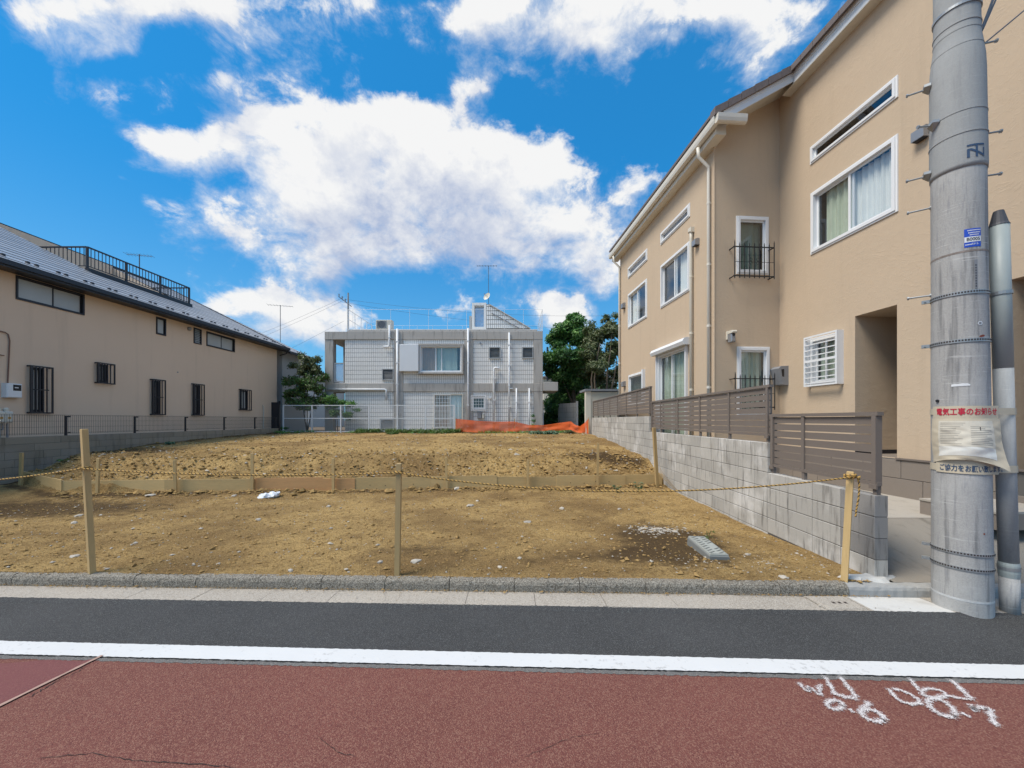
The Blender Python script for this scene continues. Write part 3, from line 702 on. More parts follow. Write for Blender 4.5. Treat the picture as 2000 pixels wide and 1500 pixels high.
# ------------------------------------------------------------------ slat fences on the wall
def slat_fence(u_a, u_b, z0, z1, post_us, nsl, label):
    p0 = WF.p(u_a, z0-.1, -.06); t = thing('slat_fence', p0, label, 'fence', 'slat fences along the block wall')
    fr = Fr(WF.p(0, 0, -.06), WF.U, WF.V, WF.N)
    MB().box(fr, u_a-.02, u_b+.02, z1-.035, z1, -.03, .03).build('top_rail', 'taupe', t)
    MB().box(fr, u_a-.01, u_b+.01, z0, z0+.035, -.022, .022).build('bottom_rail', 'taupe', t)
    h = (z1-.035-z0-.035)/nsl
    for i in range(nsl):
        zc = z0+.035+h*i
        MB().box(fr, u_a, u_b, zc+.007, zc+h-.007, -.008, .006).build('slat', 'taupe', t)
    for k, u in enumerate(post_us):
        e = k in (0, len(post_us)-1)
        MB().box(fr, u-.0225, u+.0225, z0, z1-.036, (-.03 if e else .008), .031 if e else .024).build('post', 'taupe', t)
        MB().box(fr, u-.02, u+.02, z0-.09, z0-.001, -.02, .018).build('post_foot', 'taupe', t)
        if e: MB().box(fr, u-.04, u+.04, z0-.03, z0+.012, .024, .040).build('bracket', 'taupe', t)
slat_fence(u0+.03, u0+1.56, .96, 1.655, [u0+.05, u0+.98, u0+1.535], 7, 'short taupe slat fence nearest the street, on the lowest step of the block wall')
slat_fence(u0+1.60, u0+6.34, 1.36, 2.055, [u0+1.64, u0+2.62, u0+3.64, u0+4.66, u0+5.68, u0+6.30], 7, 'middle taupe slat fence on the second step of the block wall')
slat_fence(u0+6.42, u0+14.5, 1.755, 2.455, [u0+6.46+1.148*i for i in range(8)], 7, 'farthest taupe slat fence ending at the beige storage shed')

# ------------------------------------------------------------------ left hand retaining wall and mesh fence
LF = Fr((-12.94, 0, 0), (.0133, 1, 0), (0,0,1), (1, -.0133, 0))
rw = thing('retaining_wall', (-12.95, 4, 0), 'low brown-grey concrete retaining wall under the mesh fence on the left', 'wall')
MB().box(LF, 3.72, 20.9, -.3, 1.125, -.15, -.008).build('mortar', 'mortar', rw)
for r, (z0, z1, L, m) in enumerate([(.945,1.13,1.2,'old_block'),(.752,.94,.8,'old_block'),(.555,.747,.4,'old_block'),(.357,.549,.4,'old_block'),(.16,.352,.4,'old_block'),(-.04,.155,.4,'old_block')]):
    u = 3.72+(.2 if r % 2 else 0)
    if u > 3.72 and r > 1: pass
    while u < 20.88:
        e = min(u+L, 20.9)
        y = u
        if not (r >= 2 and (u > 14.2 or (r >= 4 and u > 11.6))):
            o = link('block', block_mesh(e-u-.005, z1-z0, m, .15), rw)
            o.rotation_euler = (0, 0, rot_of(LF)); o.location = LF.p(u+.0025, z0, 0)-wloc(rw)
        u = e
mf = thing('mesh_fence', (-13.0, 4, 1.13), 'low dark wire mesh fence on the retaining wall beside the tan house', 'fence')
ff = Fr(LF.p(0, 0, -.07), LF.U, LF.V, LF.N)
pu = [11.1+2*i for i in range(-4, 5)]+[20.75]
for a in pu:
    MB().box(ff, a-.022, a+.022, 1.132, 1.70, -.022, .022).build('post', 'dark_metal', mf)
    MB().box(ff, a-.03, a+.09, 1.655, 1.70, .0225, .04).box(ff, a+.03, a+.085, 1.20, 1.23, .0225, .035).build('clamp', 'dark_metal', mf)
for a, b in zip(pu, pu[1:]):
    m_ = MB(); n = int((b-a)/.05)
    for i in range(1, n):
        u = a+i*(b-a)/n
        m_.box(ff, u-.002, u+.002, 1.18, 1.725, .024, .028)
    for z in (1.19, 1.215, 1.38, 1.545, 1.70, 1.722): m_.box(ff, a, b, z-.0025, z+.0025, .028, .032)
    m_.build('mesh_panel', 'dark_metal', mf)
# ------------------------------------------------------------------ windows
def bars(mb, fr, u0, u1, v0, v1, w, n0, n1):
    mb.box(fr, u0, u1, v0, v0+w, n0, n1); mb.box(fr, u0, u1, v1-w, v1, n0, n1)
    mb.box(fr, u0, u0+w, v0+w, v1-w, n0, n1); mb.box(fr, u1-w, u1, v0+w, v1-w, n0, n1)
def recess(mb, fr, u0, u1, v0, v1, d, n=0):
    A = [fr.p(u, v, n) for u, v in ((u0,v0),(u1,v0),(u1,v1),(u0,v1))]; B = [fr.p(u, v, n-d) for u, v in ((u0,v0),(u1,v0),(u1,v1),(u0,v1))]
    mb.add(A+B, [(4,5,6,7)]+[(i, (i+1) % 4, 4+(i+1) % 4, 4+i) for i in range(4)])
def curtain_part(fr, u0, u1, v0, v1, n, m, par, waves=9, amp=.022):
    k = max(24, waves*8); mb = MB()
    for i in range(k):
        a, b = i/k, (i+1)/k
        f = lambda t: n+amp*math.sin(t*waves*6.283+.6*math.sin(t*11))+.4*amp*math.sin(t*waves*15)
        mb.quad(fr.p(u0+(u1-u0)*a, v0, f(a)), fr.p(u0+(u1-u0)*b, v0, f(b)), fr.p(u0+(u1-u0)*b, v1, f(b)), fr.p(u0+(u1-u0)*a, v1, f(a)))
    return mb.build('curtain', m, par, smooth=True)
def window(par, fr, u0, u1, v0, v1, fm='white_metal', fw=.045, proud=.035, sashes=None, glass='glass', curtains=(), depth=.5, sash_w=.035, name='window', lip=.0, inner='interior'):
    """outer frame is the part; sashes, panes, curtains and the room behind are its pieces. sashes: [(u0 frac, u1 frac, layer)]"""
    f = MB(); bars(f, fr, u0, u1, v0, v1, fw, -.07, proud)
    if lip: bars(f, fr, u0-lip, u1+lip, v0-lip, v1+lip, lip-.001, -.005, proud*.55)
    w = f.build(name, fm, par)
    a, b, c, d = u0+fw, u1-fw, v0+fw, v1-fw
    r = MB(); recess(r, fr, a-.002, b+.002, c-.002, d+.002, depth, -.071); r.build('window_recess', inner, w)
    for (s0, s1, lay) in (sashes or [(0, 1, 0)]):
        x0, x1 = a+(b-a)*s0, a+(b-a)*s1; nn = -.012-.030*lay
        q = MB(); bars(q, fr, x0+.001, x1-.001, c+.001, d-.001, sash_w, nn-.022, nn); q.build('sash', fm, w)
        P4 = [fr.p(x0+sash_w, c+sash_w, nn-.012), fr.p(x1-sash_w, c+sash_w, nn-.012), fr.p(x1-sash_w, d-sash_w, nn-.012), fr.p(x0+sash_w, d-sash_w, nn-.012)]
        if fr.U.cross(fr.V).dot(fr.N) < 0: P4.reverse()      # glass must face outwards
        MB().quad(*P4).build('pane', glass, w)
    for cu in curtains:
        s0, s1, m = cu[:3]; curtain_part(fr, a+(b-a)*s0, a+(b-a)*s1, c+.003, d-.01, -.125, m, w, cu[3] if len(cu) > 3 else 7)
    return w
def louver_window(par, fr, u0, u1, v0, v1, fm, lm, n=7, fw=.04, proud=.03):
    f = MB(); bars(f, fr, u0, u1, v0, v1, fw, -.07, proud); w = f.build('louver_window', fm, par)
    r = MB(); recess(r, fr, u0+fw, u1-fw, v0+fw, v1-fw, .2, -.071); r.build('window_recess', 'interior', w)
    h = (v1-v0-2*fw)/n
    for i in range(n):
        z = v0+fw+h*i
        MB().prism([fr.p(u0+fw+.002, z+.006, -.008), fr.p(u0+fw+.002, z+.014, .0), fr.p(u0+fw+.002, z+h*1.05, -.05), fr.p(u0+fw+.002, z+h*1.05-.008, -.058)], fr.U*(u1-u0-2*fw-.004)).build('louver', lm, w)
    return w
def rot_quad_tube(mb, pts, r, mi=0): mb.tube(pts, r, 8, mi)

# ------------------------------------------------------------------ the beige house on the right
HU = V3((-.0731, 1, 0)); HK = HU.length
def HF(xh): return Fr((xh, 0, 0), HU, (0,0,1), (-1, -.0731, 0))
MF, SF = HF(6.5), HF(5.0)                      # main wall and the wing's side wall
def hu(px, xh): return xh*F/(px-945)*HK        # where a pixel column meets a wall plane
def hz(k, xh): return CH+k*xh
Yc = 5.0*F/450; WC = V3((5.0-.0731*Yc, Yc, 0))
FF = Fr(WC, (1, .0731, 0), (0,0,1), (.0731, -1, 0))
def fu(px):
    k = (px-1000)/F; return (k*WC.y-WC.x)/(FF.U.x-k*FF.U.y)
uc = Yc*HK; ue = 14.12*HK; us0 = 3.9*HK; wu = 1.5*math.hypot(1, 0)
rh = thing('house', (6.0, 6.2, .376), 'two storey beige stucco house with white windows at the right', 'house')
EZ, SLP, EO, MO = 7.65, .55, 4.72, 6.3         # eave edge height, roof pitch, eave offsets from the line of sight
rz = lambda off: EZ+SLP*(off-EO)               # underside of the roof at a wall offset
holesS, holesM, holesF = [], [], []
def hole(L, u0, u1, v0, v1): L.append((min(u0,u1), max(u0,u1), v0, v1)); return min(u0,u1), max(u0,u1), v0, v1
slotA = hole(holesS, hu(1292,5), hu(1347,5), hz(.992,5), hz(1.046,5))
slotB = hole(holesS, hu(1228,5), hu(1264,5), hz(.982,5), hz(1.042,5))
winC = hole(holesS, hu(1292,5), hu(1347,5), hz(.634,5), hz(.862,5))
winD = hole(holesS, hu(1228,5), hu(1263.5,5), hz(.634,5), hz(.860,5))
dooE = hole(holesS, hu(1287,5), hu(1341,5), .62, hz(.362,5))
winF = hole(holesS, hu(1229,5), hu(1257,5), hz(.10,5), hz(.30,5))
slotM = hole(holesM, hu(1586,6.5), hu(1751,6.5), hz(.784,6.5), hz(.828,6.5))
winM = hole(holesM, hu(1587,6.5), hu(1751,6.5), hz(.508,6.5), hz(.686,6.5))
winG = hole(holesM, hu(1586,6.5), hu(1638,6.5), hz(.108,6.5), hz(.243,6.5))
porch = hole(holesM, hu(1670,6.5), hu(1752,6.5), .985, hz(.279,6.5))
porch2 = hole(holesM, us0+.35, hu(1972,6.5), .55, hz(.266,6.5))
winU = hole(holesF, fu(1440), fu(1498), CH-(533-820)/F*8.4, CH-(426-820)/F*8.42)
winL = hole(holesF, fu(1441.5), fu(1500), 1.72, CH-(680-820)/F*8.42)
uin = (MF.O-FF.O).dot(FF.U)                     # the inner corner along the wing's front
k_ = 1.497
w = MB(); w.wall(SF, uc, ue, .3, EZ+.10, holesS); w.build('wall', 'stucco_beige', rh)
w = MB(); w.wall(FF, 0, k_, .3, EZ+.0, holesF)
w.quad(FF.p(0, EZ, 0), FF.p(k_, EZ, 0), FF.p(k_, rz(6.5)+.12, 0), FF.p(0, rz(5.0)+.12, 0)); w.build('wall', 'stucco_beige', rh)
w = MB(); w.wall(MF, us0, uc+.14, .98, rz(6.5)+.10, holesM); w.wall(MF, us0, uc+.14, .3, .98, [porch2]); w.build('wall', 'stucco_beige', rh)
# far end, street end and the hidden side of the house
eo = HF(14.5); w = MB()
far = [SF.p(ue,.3), eo.p(ue,.3), eo.p(ue,EZ+.1), HF(9.7).p(ue, rz(9.7)+.1), SF.p(ue, rz(5)+.1)]; w.poly(far)
near = [MF.p(us0,.3), eo.p(us0,.3), eo.p(us0,EZ+.1), HF(9.7).p(us0, rz(9.7)+.1), MF.p(us0, rz(6.5)+.1)]; w.poly(near)
w.quad(eo.p(us0,.3), eo.p(ue,.3), eo.p(ue,EZ+.1), eo.p(us0,EZ+.1)); w.build('wall', 'stucco_beige', rh)
# corner bead of the wing
MB().tube([WC+V3((0,0,.4)), WC+V3((0,0,EZ))], .016, 6).build('corner_bead', 'stucco_beige', rh)
# roof: one plane up from the wing's eave, cut back to the main wall's line beyond the wing
def roof_slab(offs, ua, ub, th0, th1):
    (a, b) = offs; A, B_ = HF(a), HF(b)
    return [A.p(ua, rz(a)+th0), B_.p(ua, rz(b)+th0), B_.p(ub, rz(b)+th0), A.p(ub, rz(a)+th0)], [A.p(ua, rz(a)+th1), B_.p(ua, rz(b)+th1), B_.p(ub, rz(b)+th1), A.p(ub, rz(a)+th1)]
def hexa(mb, lo, hi, mi=0, lip=None):
    mb.add(lo+hi, [(0,3,2,1),(4,5,6,7)]+[(i,(i+1)%4,4+(i+1)%4,4+i) for i in range(4)], mi)
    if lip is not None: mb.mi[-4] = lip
uv0 = (8.36-.52)*HK; uf1 = ue+.28; un0 = us0-.45
rm = MB(); hexa(rm, *roof_slab((EO+.02, 9.7), uv0+.02, uf1-.02, .02, .19)); hexa(rm, *roof_slab((MO+.02, 9.7), un0+.02, uv0+.021, .02, .19))
A, B_ = HF(9.7), HF(15.0)
rm.add([A.p(un0, rz(9.7)+.02), B_.p(un0, EZ-.1), B_.p(uf1, EZ-.1), A.p(uf1, rz(9.7)+.02), A.p(un0, rz(9.7)+.2), B_.p(un0, EZ+.08), B_.p(uf1, EZ+.08), A.p(uf1, rz(9.7)+.2)], [(0,1,2,3),(4,5,6,7),(0,1,5,4),(2,3,7,6),(1,2,6,5)])
roof = rm.build('roof', 'offwhite', rh)
def tile_row(ua, ub, off0, name='roof_tile'):
    # verge and eave tiles, each its own piece
    pass
tiles = MB()
L_ = .30; o = EO-.04
for (a, ua, ub) in ((EO-.04, uv0-.03, uf1), (MO-.05, un0-.03, uv0-.031)):
    off = a
    while off < 9.66:
        e = min(off+.27, 9.7)
        lo, hi = roof_slab((off, e+.03), ua, ub, .195, .235); hi = [p+V3((0,0,(.022 if i in (0,3) else -.012))) for i, p in enumerate(hi)]
        hexa(tiles, lo, hi); off = e
tl = tiles.build('roof_tiles', 'roof_tile', roof, kind='stuff')
o = EO-.05
while o < 6.28:                                    # verge tiles along the wing's gable
    lo, hi = roof_slab((o, o+.262), uv0-.07, uv0+.10, .13, .265); q = MB(); hexa(q, lo, [p+V3((0,0,.02 if i in (0,3) else 0)) for i, p in enumerate(hi)]); q.build('verge_tile', 'roof_tile', roof); o += .27
u = uv0-.04
while u > un0:                                     # eave tiles along the main wall
    q = MB(); lo, hi = roof_slab((MO-.10, MO+.2), u-.262, u, .155, .275); hexa(q, lo, hi); q.build('eave_tile', 'roof_tile', roof); u -= .27
# white boards: gable verge of the wing, fascia of the main roof
q = MB(); q.prism([HF(EO+.16).p(uv0, rz(EO+.16)-.05), HF(MO+.10).p(uv0, rz(MO+.10)-.05), HF(MO+.10).p(uv0, rz(MO+.10)+.13), HF(EO+.16).p(uv0, rz(EO+.16)+.13)], HU.normalized()*.03); q.build('verge_board', 'white_plastic', roof)
q = MB(); q.prism([HF(EO+.16).p(uv0-.012, rz(EO+.16)+.07), HF(MO+.1).p(uv0-.012, rz(MO+.1)+.07), HF(MO+.1).p(uv0-.012, rz(MO+.1)+.13), HF(EO+.16).p(uv0-.012, rz(EO+.16)+.13)], HU.normalized()*.011); q.build('verge_trim', 'white_plastic', roof)
q = MB(); q.box(HF(MO), un0, uv0-.001, rz(MO)-.08, rz(MO)+.15, -.03, 0); q.build('fascia', 'white_plastic', roof)
q = MB(); q.box(HF(MO), un0, uv0-.002, rz(MO)+.06, rz(MO)+.15, .001, .014); q.build('fascia_trim', 'white_plastic', roof)
q = MB(); q.box(HF(MO), un0, uv0+.3, rz(MO)-.095, rz(MO)-.081, -.22, -.002); q.build('soffit', 'offwhite', roof)
# boxed eave and gutter of the wing
q = MB(); q.box(HF(EO), uv0+.12, uf1, EZ-.16, EZ+.06, -.30, -.075); q.build('soffit', 'gutter_white', roof)
prof = [(-.07,.10),(-.07,-.03),(-.05,-.055),(0,-.06),(.035,-.04),(.05,.02),(.055,.10),(.035,.10),(.03,.03),(-.05,.03)]
q = MB(); q.prism([HF(EO).p(uv0-.02, EZ+v, n) for n, v in prof], HU.normalized()*(uf1-uv0+.04)); gt = q.build('gutter', 'gutter_white', roof)
pf = [(.02,.10),(.02,-.03),(0,-.055),(-.05,-.06),(-.085,-.04),(-.10,.02),(-.105,.10)]
q = MB(); q.prism([FF.p(0,0,0)+V3((0,0,EZ+v))-FF.U*.30+(-FF.N)*-1*(.52-.0)+FF.N*(-n*1.0) for n, v in pf], FF.U*.62); q.build('gutter_return', 'gutter_white', roof)
# windows of the wing's side wall
SK = dict(fm='white_metal', lip=.03)
window(rh, SF, *slotA, **SK, fw=.04); window(rh, SF, *slotB, **SK, fw=.04)
window(rh, SF, *winC, **SK, sashes=[(0,.53,0),(.47,1,1)], curtains=[(0,.45,'curtain_pale',6)])
window(rh, SF, *winD, **SK, sashes=[(0,.53,0),(.47,1,1)], curtains=[(.55,1,'curtain_pale',6)])
e = window(rh, SF, *dooE, **SK, sashes=[(0,.53,0),(.47,1,1)], curtains=[(0,.98,'curtain_green',14)], name='sliding_door')
q = MB(); a, b = hu(1348,5), hu(1282,5); z1, z0 = hz(.402,5), hz(.362,5)
q.prism([SF.p(a, z0+.02, .0), SF.p(a, z0+.02, .17), SF.p(a, z0+.10, .20), SF.p(a, z1-.02, .15), SF.p(a, z1, .10), SF.p(a, z1, 0)], SF.U*(b-a)); q.build('shutter_box', 'white_plastic', e)
for u_ in (dooE[0]-.075, dooE[1]+.035): MB().box(SF, u_, u_+.04, .62, z0+.018, 0, .07).build('shutter_rail', 'white_plastic', e)
window(rh, SF, *winF, **SK, glass='glass_screen', sashes=[(0,1,0)], inner='curtain_mint', depth=.06)
MB().box(SF, winF[0]-.13, winF[0]-.04, winF[2], winF[3]+.07, .0, .09).build('blind_housing', 'white_plastic', rh)
# windows of the main wall
window(rh, MF, *slotM, **SK, fw=.04)
window(rh, MF, *winM, **SK, fw=.05, sashes=[(0,.53,0),(.47,1,1)], curtains=[(0,.55,'curtain_pale',7),(.50,.92,'curtain_green',4)], sash_w=.04)
g_ = window(rh, MF, *winG, **SK, sashes=[(0,.52,0),(.48,1,1)], curtains=[(.1,1,'curtain_green',5)])
# white horizontal bars over the ground floor window
q = MB(); bars(q, MF, winG[0]-.10, winG[1]+.05, winG[2]-.05, winG[3]+.05, .03, .11, .135)
for u_ in (winG[0]-.10, winG[1]+.02): q.box(MF, u_, u_+.03, winG[2]-.05, winG[3]+.05, .0, .109)
gr = q.build('window_grille', 'white_metal', rh)
for i in range(9):
    z = winG[2]+.01+(winG[3]-winG[2]-.02)*i/8
    MB().box(MF, winG[0]-.069, winG[1]+.019, z-.009, z+.009, .115, .131).build('grille_bar', 'white_metal', gr)
MB().box(MF, winG[0]-.07, winG[1]+.02, (winG[2]+winG[3])/2-.022, (winG[2]+winG[3])/2+.022, .1315, .14).build('grille_rail', 'white_metal', gr)
# wing front windows with wrought iron grilles
window(rh, FF, *winU, **SK, fw=.05, curtains=[(0,1,'curtain_green',2)], glass='glass_dark')
window(rh, FF, *winL, **SK, fw=.05, curtains=[(0,1,'curtain_green',5)])
def fuN(px, n):                                   # the same column of the photograph on a plane n in front of the wing
    k = (px-1000)/F; o = WC+FF.N*n; return (k*o.y-o.x)/(FF.U.x-k*FF.U.y)
def iron(ua, ub, z0, z1, n, rail):
    g = MB(); q = .019
    for z in (z0+.06, z1-.14): g.box(FF, ua, ub, z-q/2, z+q/2, .17-q/2, .17+q/2)
    for z in (z0+.06, z1-.14):
        for u_ in (ua, ub): g.box(FF, u_-q/2, u_+q/2, z-q/2, z+q/2, 0, .163)
    g.box(FF, ua+.001, ub-.001, z0+.06+(z1-z0)*.36, z0+.068+(z1-z0)*.36, .166, .174)
    g = g.build('iron_grille', 'black_iron', rh)
    for i in range(n):
        u_ = ua+(ub-ua)*i/(n-1)
        b_ = MB(); h = z1 if i in (0, n-1) else z1-.05; l = z0 if i in (0, n-1) else z0+.01
        b_.tube([FF.p(u_, l, .182), FF.p(u_, l+.02, .182), FF.p(u_, h-.05, .182), FF.p(u_, h, .182)], [.006, .0105, .0105, .002], 6); b_.build('iron_bar', 'black_iron', g)
    for k in range(4):                                  # scrolls in the middle
        c = FF.p(ua+(ub-ua)*(.40+.20*(k % 2)), z0+(z1-z0)*(.40+.12*(k//2)), .176)
        pts = [c+FF.U*(math.cos(t)*.012*t*(1 if k % 2 else -1))+V3((0,0,math.sin(t)*.012*t*(1 if k//2 else -1))) for t in [j*.5 for j in range(12)]]
        b_ = MB(); b_.tube(pts, .004, 5); b_.build('iron_scroll', 'black_iron', g)
    for u_ in (ua, ub):
        for z in (z0+.06, z1-.14): MB().box(FF, u_-.014, u_+.014, z-.014, z+.014, .15, .166).build('iron_knob', 'black_iron', g)
iron(fuN(1435,.18), fuN(1512,.18), CH+(820-545)/F*8.25, CH+(820-470)/F*8.25, 9, 0)
iron(fuN(1436,.18), fuN(1513,.18), CH+(820-801)/F*8.25, CH+(820-727)/F*8.25, 9, 0)
# porch recess and porch
def alcove(h, d, floor):
    q = MB(); q.quad(MF.p(h[1],h[2],0), MF.p(h[1],h[3],0), MF.p(h[1],h[3],-d), MF.p(h[1],h[2],-d)); q.quad(MF.p(h[0],h[2],0), MF.p(h[0],h[3],0), MF.p(h[0],h[3],-d), MF.p(h[0],h[2],-d))
    q.quad(MF.p(h[0],h[3],0), MF.p(h[1],h[3],0), MF.p(h[1],h[3],-d), MF.p(h[0],h[3],-d)); q.quad(MF.p(h[0],h[2],-d), MF.p(h[1],h[2],-d), MF.p(h[1],h[3],-d), MF.p(h[0],h[3],-d))
    q.quad(MF.p(h[0],h[2],0), MF.p(h[1],h[2],0), MF.p(h[1],h[2],-d), MF.p(h[0],h[2],-d), 1)
    return q.build('porch_recess', ['stucco_beige', floor], rh)
alcove(porch, 1.6, 'plinth'); MB().box(MF, porch[1]-.014, porch[1]-.001, porch[2]+.002, porch[2]+.07, -1.59, .002).build('skirting', 'dark_metal', rh)
al = alcove(porch2, 1.3, 'plinth')
q = MB(); bars(q, Fr(MF.p(0,0,-1.22), MF.U, MF.V, MF.N), porch2[1]-1.15, porch2[1]-.12, .56, 2.75, .07, 0, .06); dr = q.build('front_door', 'red_door', rh)
MB().box(Fr(MF.p(0,0,-1.22), MF.U, MF.V, MF.N), porch2[1]-1.08, porch2[1]-.19, .565, 2.68, .0, .03).build('door_leaf', 'red_door', dr)
MB().tube([MF.p(porch2[1]-.95, 1.3, -1.15), MF.p(porch2[1]-.95, 1.75, -1.15)], .016, 8).build('handle', 'galv', dr)
# plinth tiles in two courses
pl = MB().box(MF, us0, uc+.14, .3, .97, .001, .004).build('plinth', 'mortar', rh)
for r, (z0, z1) in enumerate(((.376, .66), (.668, .952))):
    u = us0+(.3 if r else 0)
    while u < uc+.1:
        e = min(u+.60, uc+.14)
        if not (porch2[0]-.01 < (u+e)/2 < porch2[1]+.01): MB().bevbox(MF, u, e-.008, z0, z1, .0045, .016, .004).build('plinth_tile', 'plinth', pl)
        u = e
MB().box(MF, hu(1752,6.5)-2, hu(1752,6.5)-.001, .957, .985, .0, .035).build('plinth_cap', 'taupe', rh)
for a_, b_ in ((hu(1670,6.5)+.001, uc+.1),): MB().box(MF, a_, b_, .957, .985, .0, .035).build('plinth_cap', 'taupe', rh)
q = MB(); q.box(FF, 0, k_, .38, .955, .001, .016); q.build('plinth', 'plinth', rh)
q = MB(); q.box(SF, uc, ue, .38, .955, .001, .016); q.build('plinth', 'plinth', rh)
# rainwater pipes
def pipe(name, px, top, mt, r=.035, bend=None, fr=SF, xh=5.0, z0=.42, n=.055):
    u_ = hu(px, xh); pts = [fr.p(u_, z0, n), fr.p(u_, top, n)]
    if bend: pts += bend(u_)
    q = MB(); q.tube(pts, r, 10); p_ = q.build(name, mt, rh, smooth=True)
    z = z0+.5
    while z < top-.3:
        MB().tube([fr.p(u_, z, n), fr.p(u_, z+.05, n)], r+.006, 10).box(fr, u_-.012, u_+.012, z+.01, z+.04, 0, n).build('pipe_collar', mt, p_); z += 1.35
pipe('rain_pipe', 1388.5, EZ-.62, 'gutter_white', .034, lambda u_: [SF.p(u_, EZ-.50, .055), SF.p(u_, EZ-.30, .28), SF.p(u_-.0, EZ-.10, .30)])
pipe('rain_pipe', 1212.5, EZ-.60, 'gutter_white', .034, lambda u_: [SF.p(u_, EZ-.50, .055), SF.p(u_, EZ-.30, .26), SF.p(u_, EZ-.10, .28)])
pipe('duct_pipe', 1354, hz(.905,5)-.2, 'offwhite', .036, lambda u_: [SF.p(u_, hz(.905,5), .055)])
MB().bevbox(SF, hu(1354,5)-.055, hu(1354,5)+.055, hz(.905,5)-.06, hz(.905,5)+.06, 0, .11, .02).build('duct_hood', 'offwhite', rh)
def vent(fr, u_, z, s=.09, d=.11):
    q = MB(); q.prism([fr.p(u_-s, z-s, 0), fr.p(u_-s, z-s, d), fr.p(u_-s, z+s*.7, d), fr.p(u_-s, z+s, d*.55), fr.p(u_-s, z+s, 0)], fr.U*2*s); v = q.build('vent_hood', 'grey_metal', rh)
    MB().box(fr, u_-s*.8, u_+s*.8, z-s-.012, z-s-.001, .01, d-.01).build('vent_slot', 'dark_metal', v)
vent(SF, hu(1220,5), hz(.81,5)); vent(SF, hu(1220.5,5), hz(.255,5)); vent(SF, hu(1363,5), hz(.828,5), .075)
vent(MF, hu(1803,6.5), CH+(820-262)/F*5.70, .085, .10)
# security lamp, meter box
c = FF.p(fu(1423), CH+(820-657)/F*8.3, 0)
q = MB(); q.box(Fr(c, FF.U, FF.V, FF.N), -.06, -.02, -.06, .12, 0, .05); sl_ = q.build('wall_lamp', 'offwhite', rh)
q = MB(); q.bevbox(Fr(c+FF.N*.05, FF.U, FF.V, FF.N), -.05, .055, -.13, .05, 0, .12, .02); q.build('lamp_body', 'grey_metal', sl_)
q = MB(); q.bevbox(Fr(c+FF.N*.03, FF.U, FF.V, FF.N), -.055, .07, .055, .115, 0, .17, .02); q.build('lamp_head', 'offwhite', sl_)
q = MB(); q.disc(c+FF.N*.17+V3((0,0,.02)), FF.N, .03, .012); q.build('sensor', 'black_iron', sl_)
ub = hu(1531, 6.5); zb = CH+(820-732)/F*8.0
q = MB(); q.prism([MF.p(ub-.13, zb-.20, 0), MF.p(ub-.13, zb+.22, 0), MF.p(ub-.13, zb+.21, .17), MF.p(ub-.13, zb+.16, .22), MF.p(ub-.13, zb-.18, .14)], MF.U*.30); mb_ = q.build('meter_box', 'grey_box', rh)
q = MB(); q.poly([MF.p(ub-.1312, zb-.02, .10), MF.p(ub-.1312, zb+.15, .10), MF.p(ub-.1312, zb+.14, .165), MF.p(ub-.1312, zb-.01, .145)]); q.build('meter_window', 'black_iron', mb_)
# porch step at the far right edge
ps = MB(); ps.box(MF, porch2[0], porch2[1]+.25, .376, .55, .0, .9); st = ps.build('porch_step', 'plinth', rh)
MB().box(MF, porch2[0]-.001, porch2[1]+.251, .5505, .575, .0, .91).build('step_nosing', 'light_slab', st)

# storage shed behind the last fence
sh = thing('storage_shed', (4.3, 18.7, .38), 'beige metal storage shed behind the far end of the slat fence', 'shed')
SHF = Fr((3.62, 18.5, 0), (1, .02, 0), (0,0,1), (.02, -1, 0))
q = MB(); q.box(SHF, .18, 1.75, .38, 2.92, -1.2, 0); q.build('wall', 'shed', sh)
q = MB(); q.box(SHF, -.08, .175, .3, 2.95, -.25, .03); q.build('corner_post', 'offwhite', sh)
for i in range(1, 5): MB().box(SHF, .18+.36*i-.02, .18+.36*i+.02, .38, 2.9, .001, .02).build('panel_rib', 'shed', sh)
q = MB(); q.box(SHF, -.12, 1.85, 2.955, 3.06, -1.3, .1); q.build('roof', 'grey_metal', sh)
# ------------------------------------------------------------------ the tan house on the left
TF = Fr((-13.6, 0, 0), (.0133, 1, 0), (0,0,1), (1, -.0133, 0))
def tu(px): return 13.6*F/(1010-px)
def tz(k): return CH+k*13.6
lh = thing('house', (-13.7, 10, 1.06), 'two storey tan stucco house with slate roof and roof terrace on the left', 'house')
hl = []
W1 = hole(hl, tu(30.4), tu(164), tz(.241), tz(.289)); W2 = hole(hl, tu(304.6), tu(323.5), tz(.238), tz(.286))
W3 = hole(hl, tu(378), tu(393), tz(.237), tz(.2855)); W4 = hole(hl, tu(403), tu(458), tz(.2385), tz(.285))
G = [hole(hl, tu(58), tu(84), 1.80, 3.06), hole(hl, tu(189), tu(209), 2.80, 3.40), hole(hl, tu(296), tu(311), 1.80, 3.06), hole(hl, tu(376), tu(389), 1.80, 3.06), hole(hl, tu(468), tu(483), 2.09, 3.05)]
TEZ, TS, TEX = 5.67, .50, -13.15                # eave height, pitch, eave line
tr = lambda d: TEZ+TS*d                          # roof surface at distance d up from the eave
RD = 6.95                                        # distance to the ridge
RF = Fr((TEX, 0, 0), (.0133, 1, 0), (0,0,1), (1, -.0133, 0))   # n negative = up the slope
ta, tb = 3.6, 21.8
w = MB(); w.wall(TF, ta, tb, 1.0, 5.80, hl); w.build('wall', 'stucco_tan', lh)
for u_ in (ta, tb):
    w = MB(); w.poly([TF.p(u_, 1, 0), TF.p(u_, 5.8, 0), TF.p(u_, tr(RD)-.08, -6.5), TF.p(u_, 5.8, -13), TF.p(u_, 1, -13)]); w.build('wall', 'stucco_tan', lh)
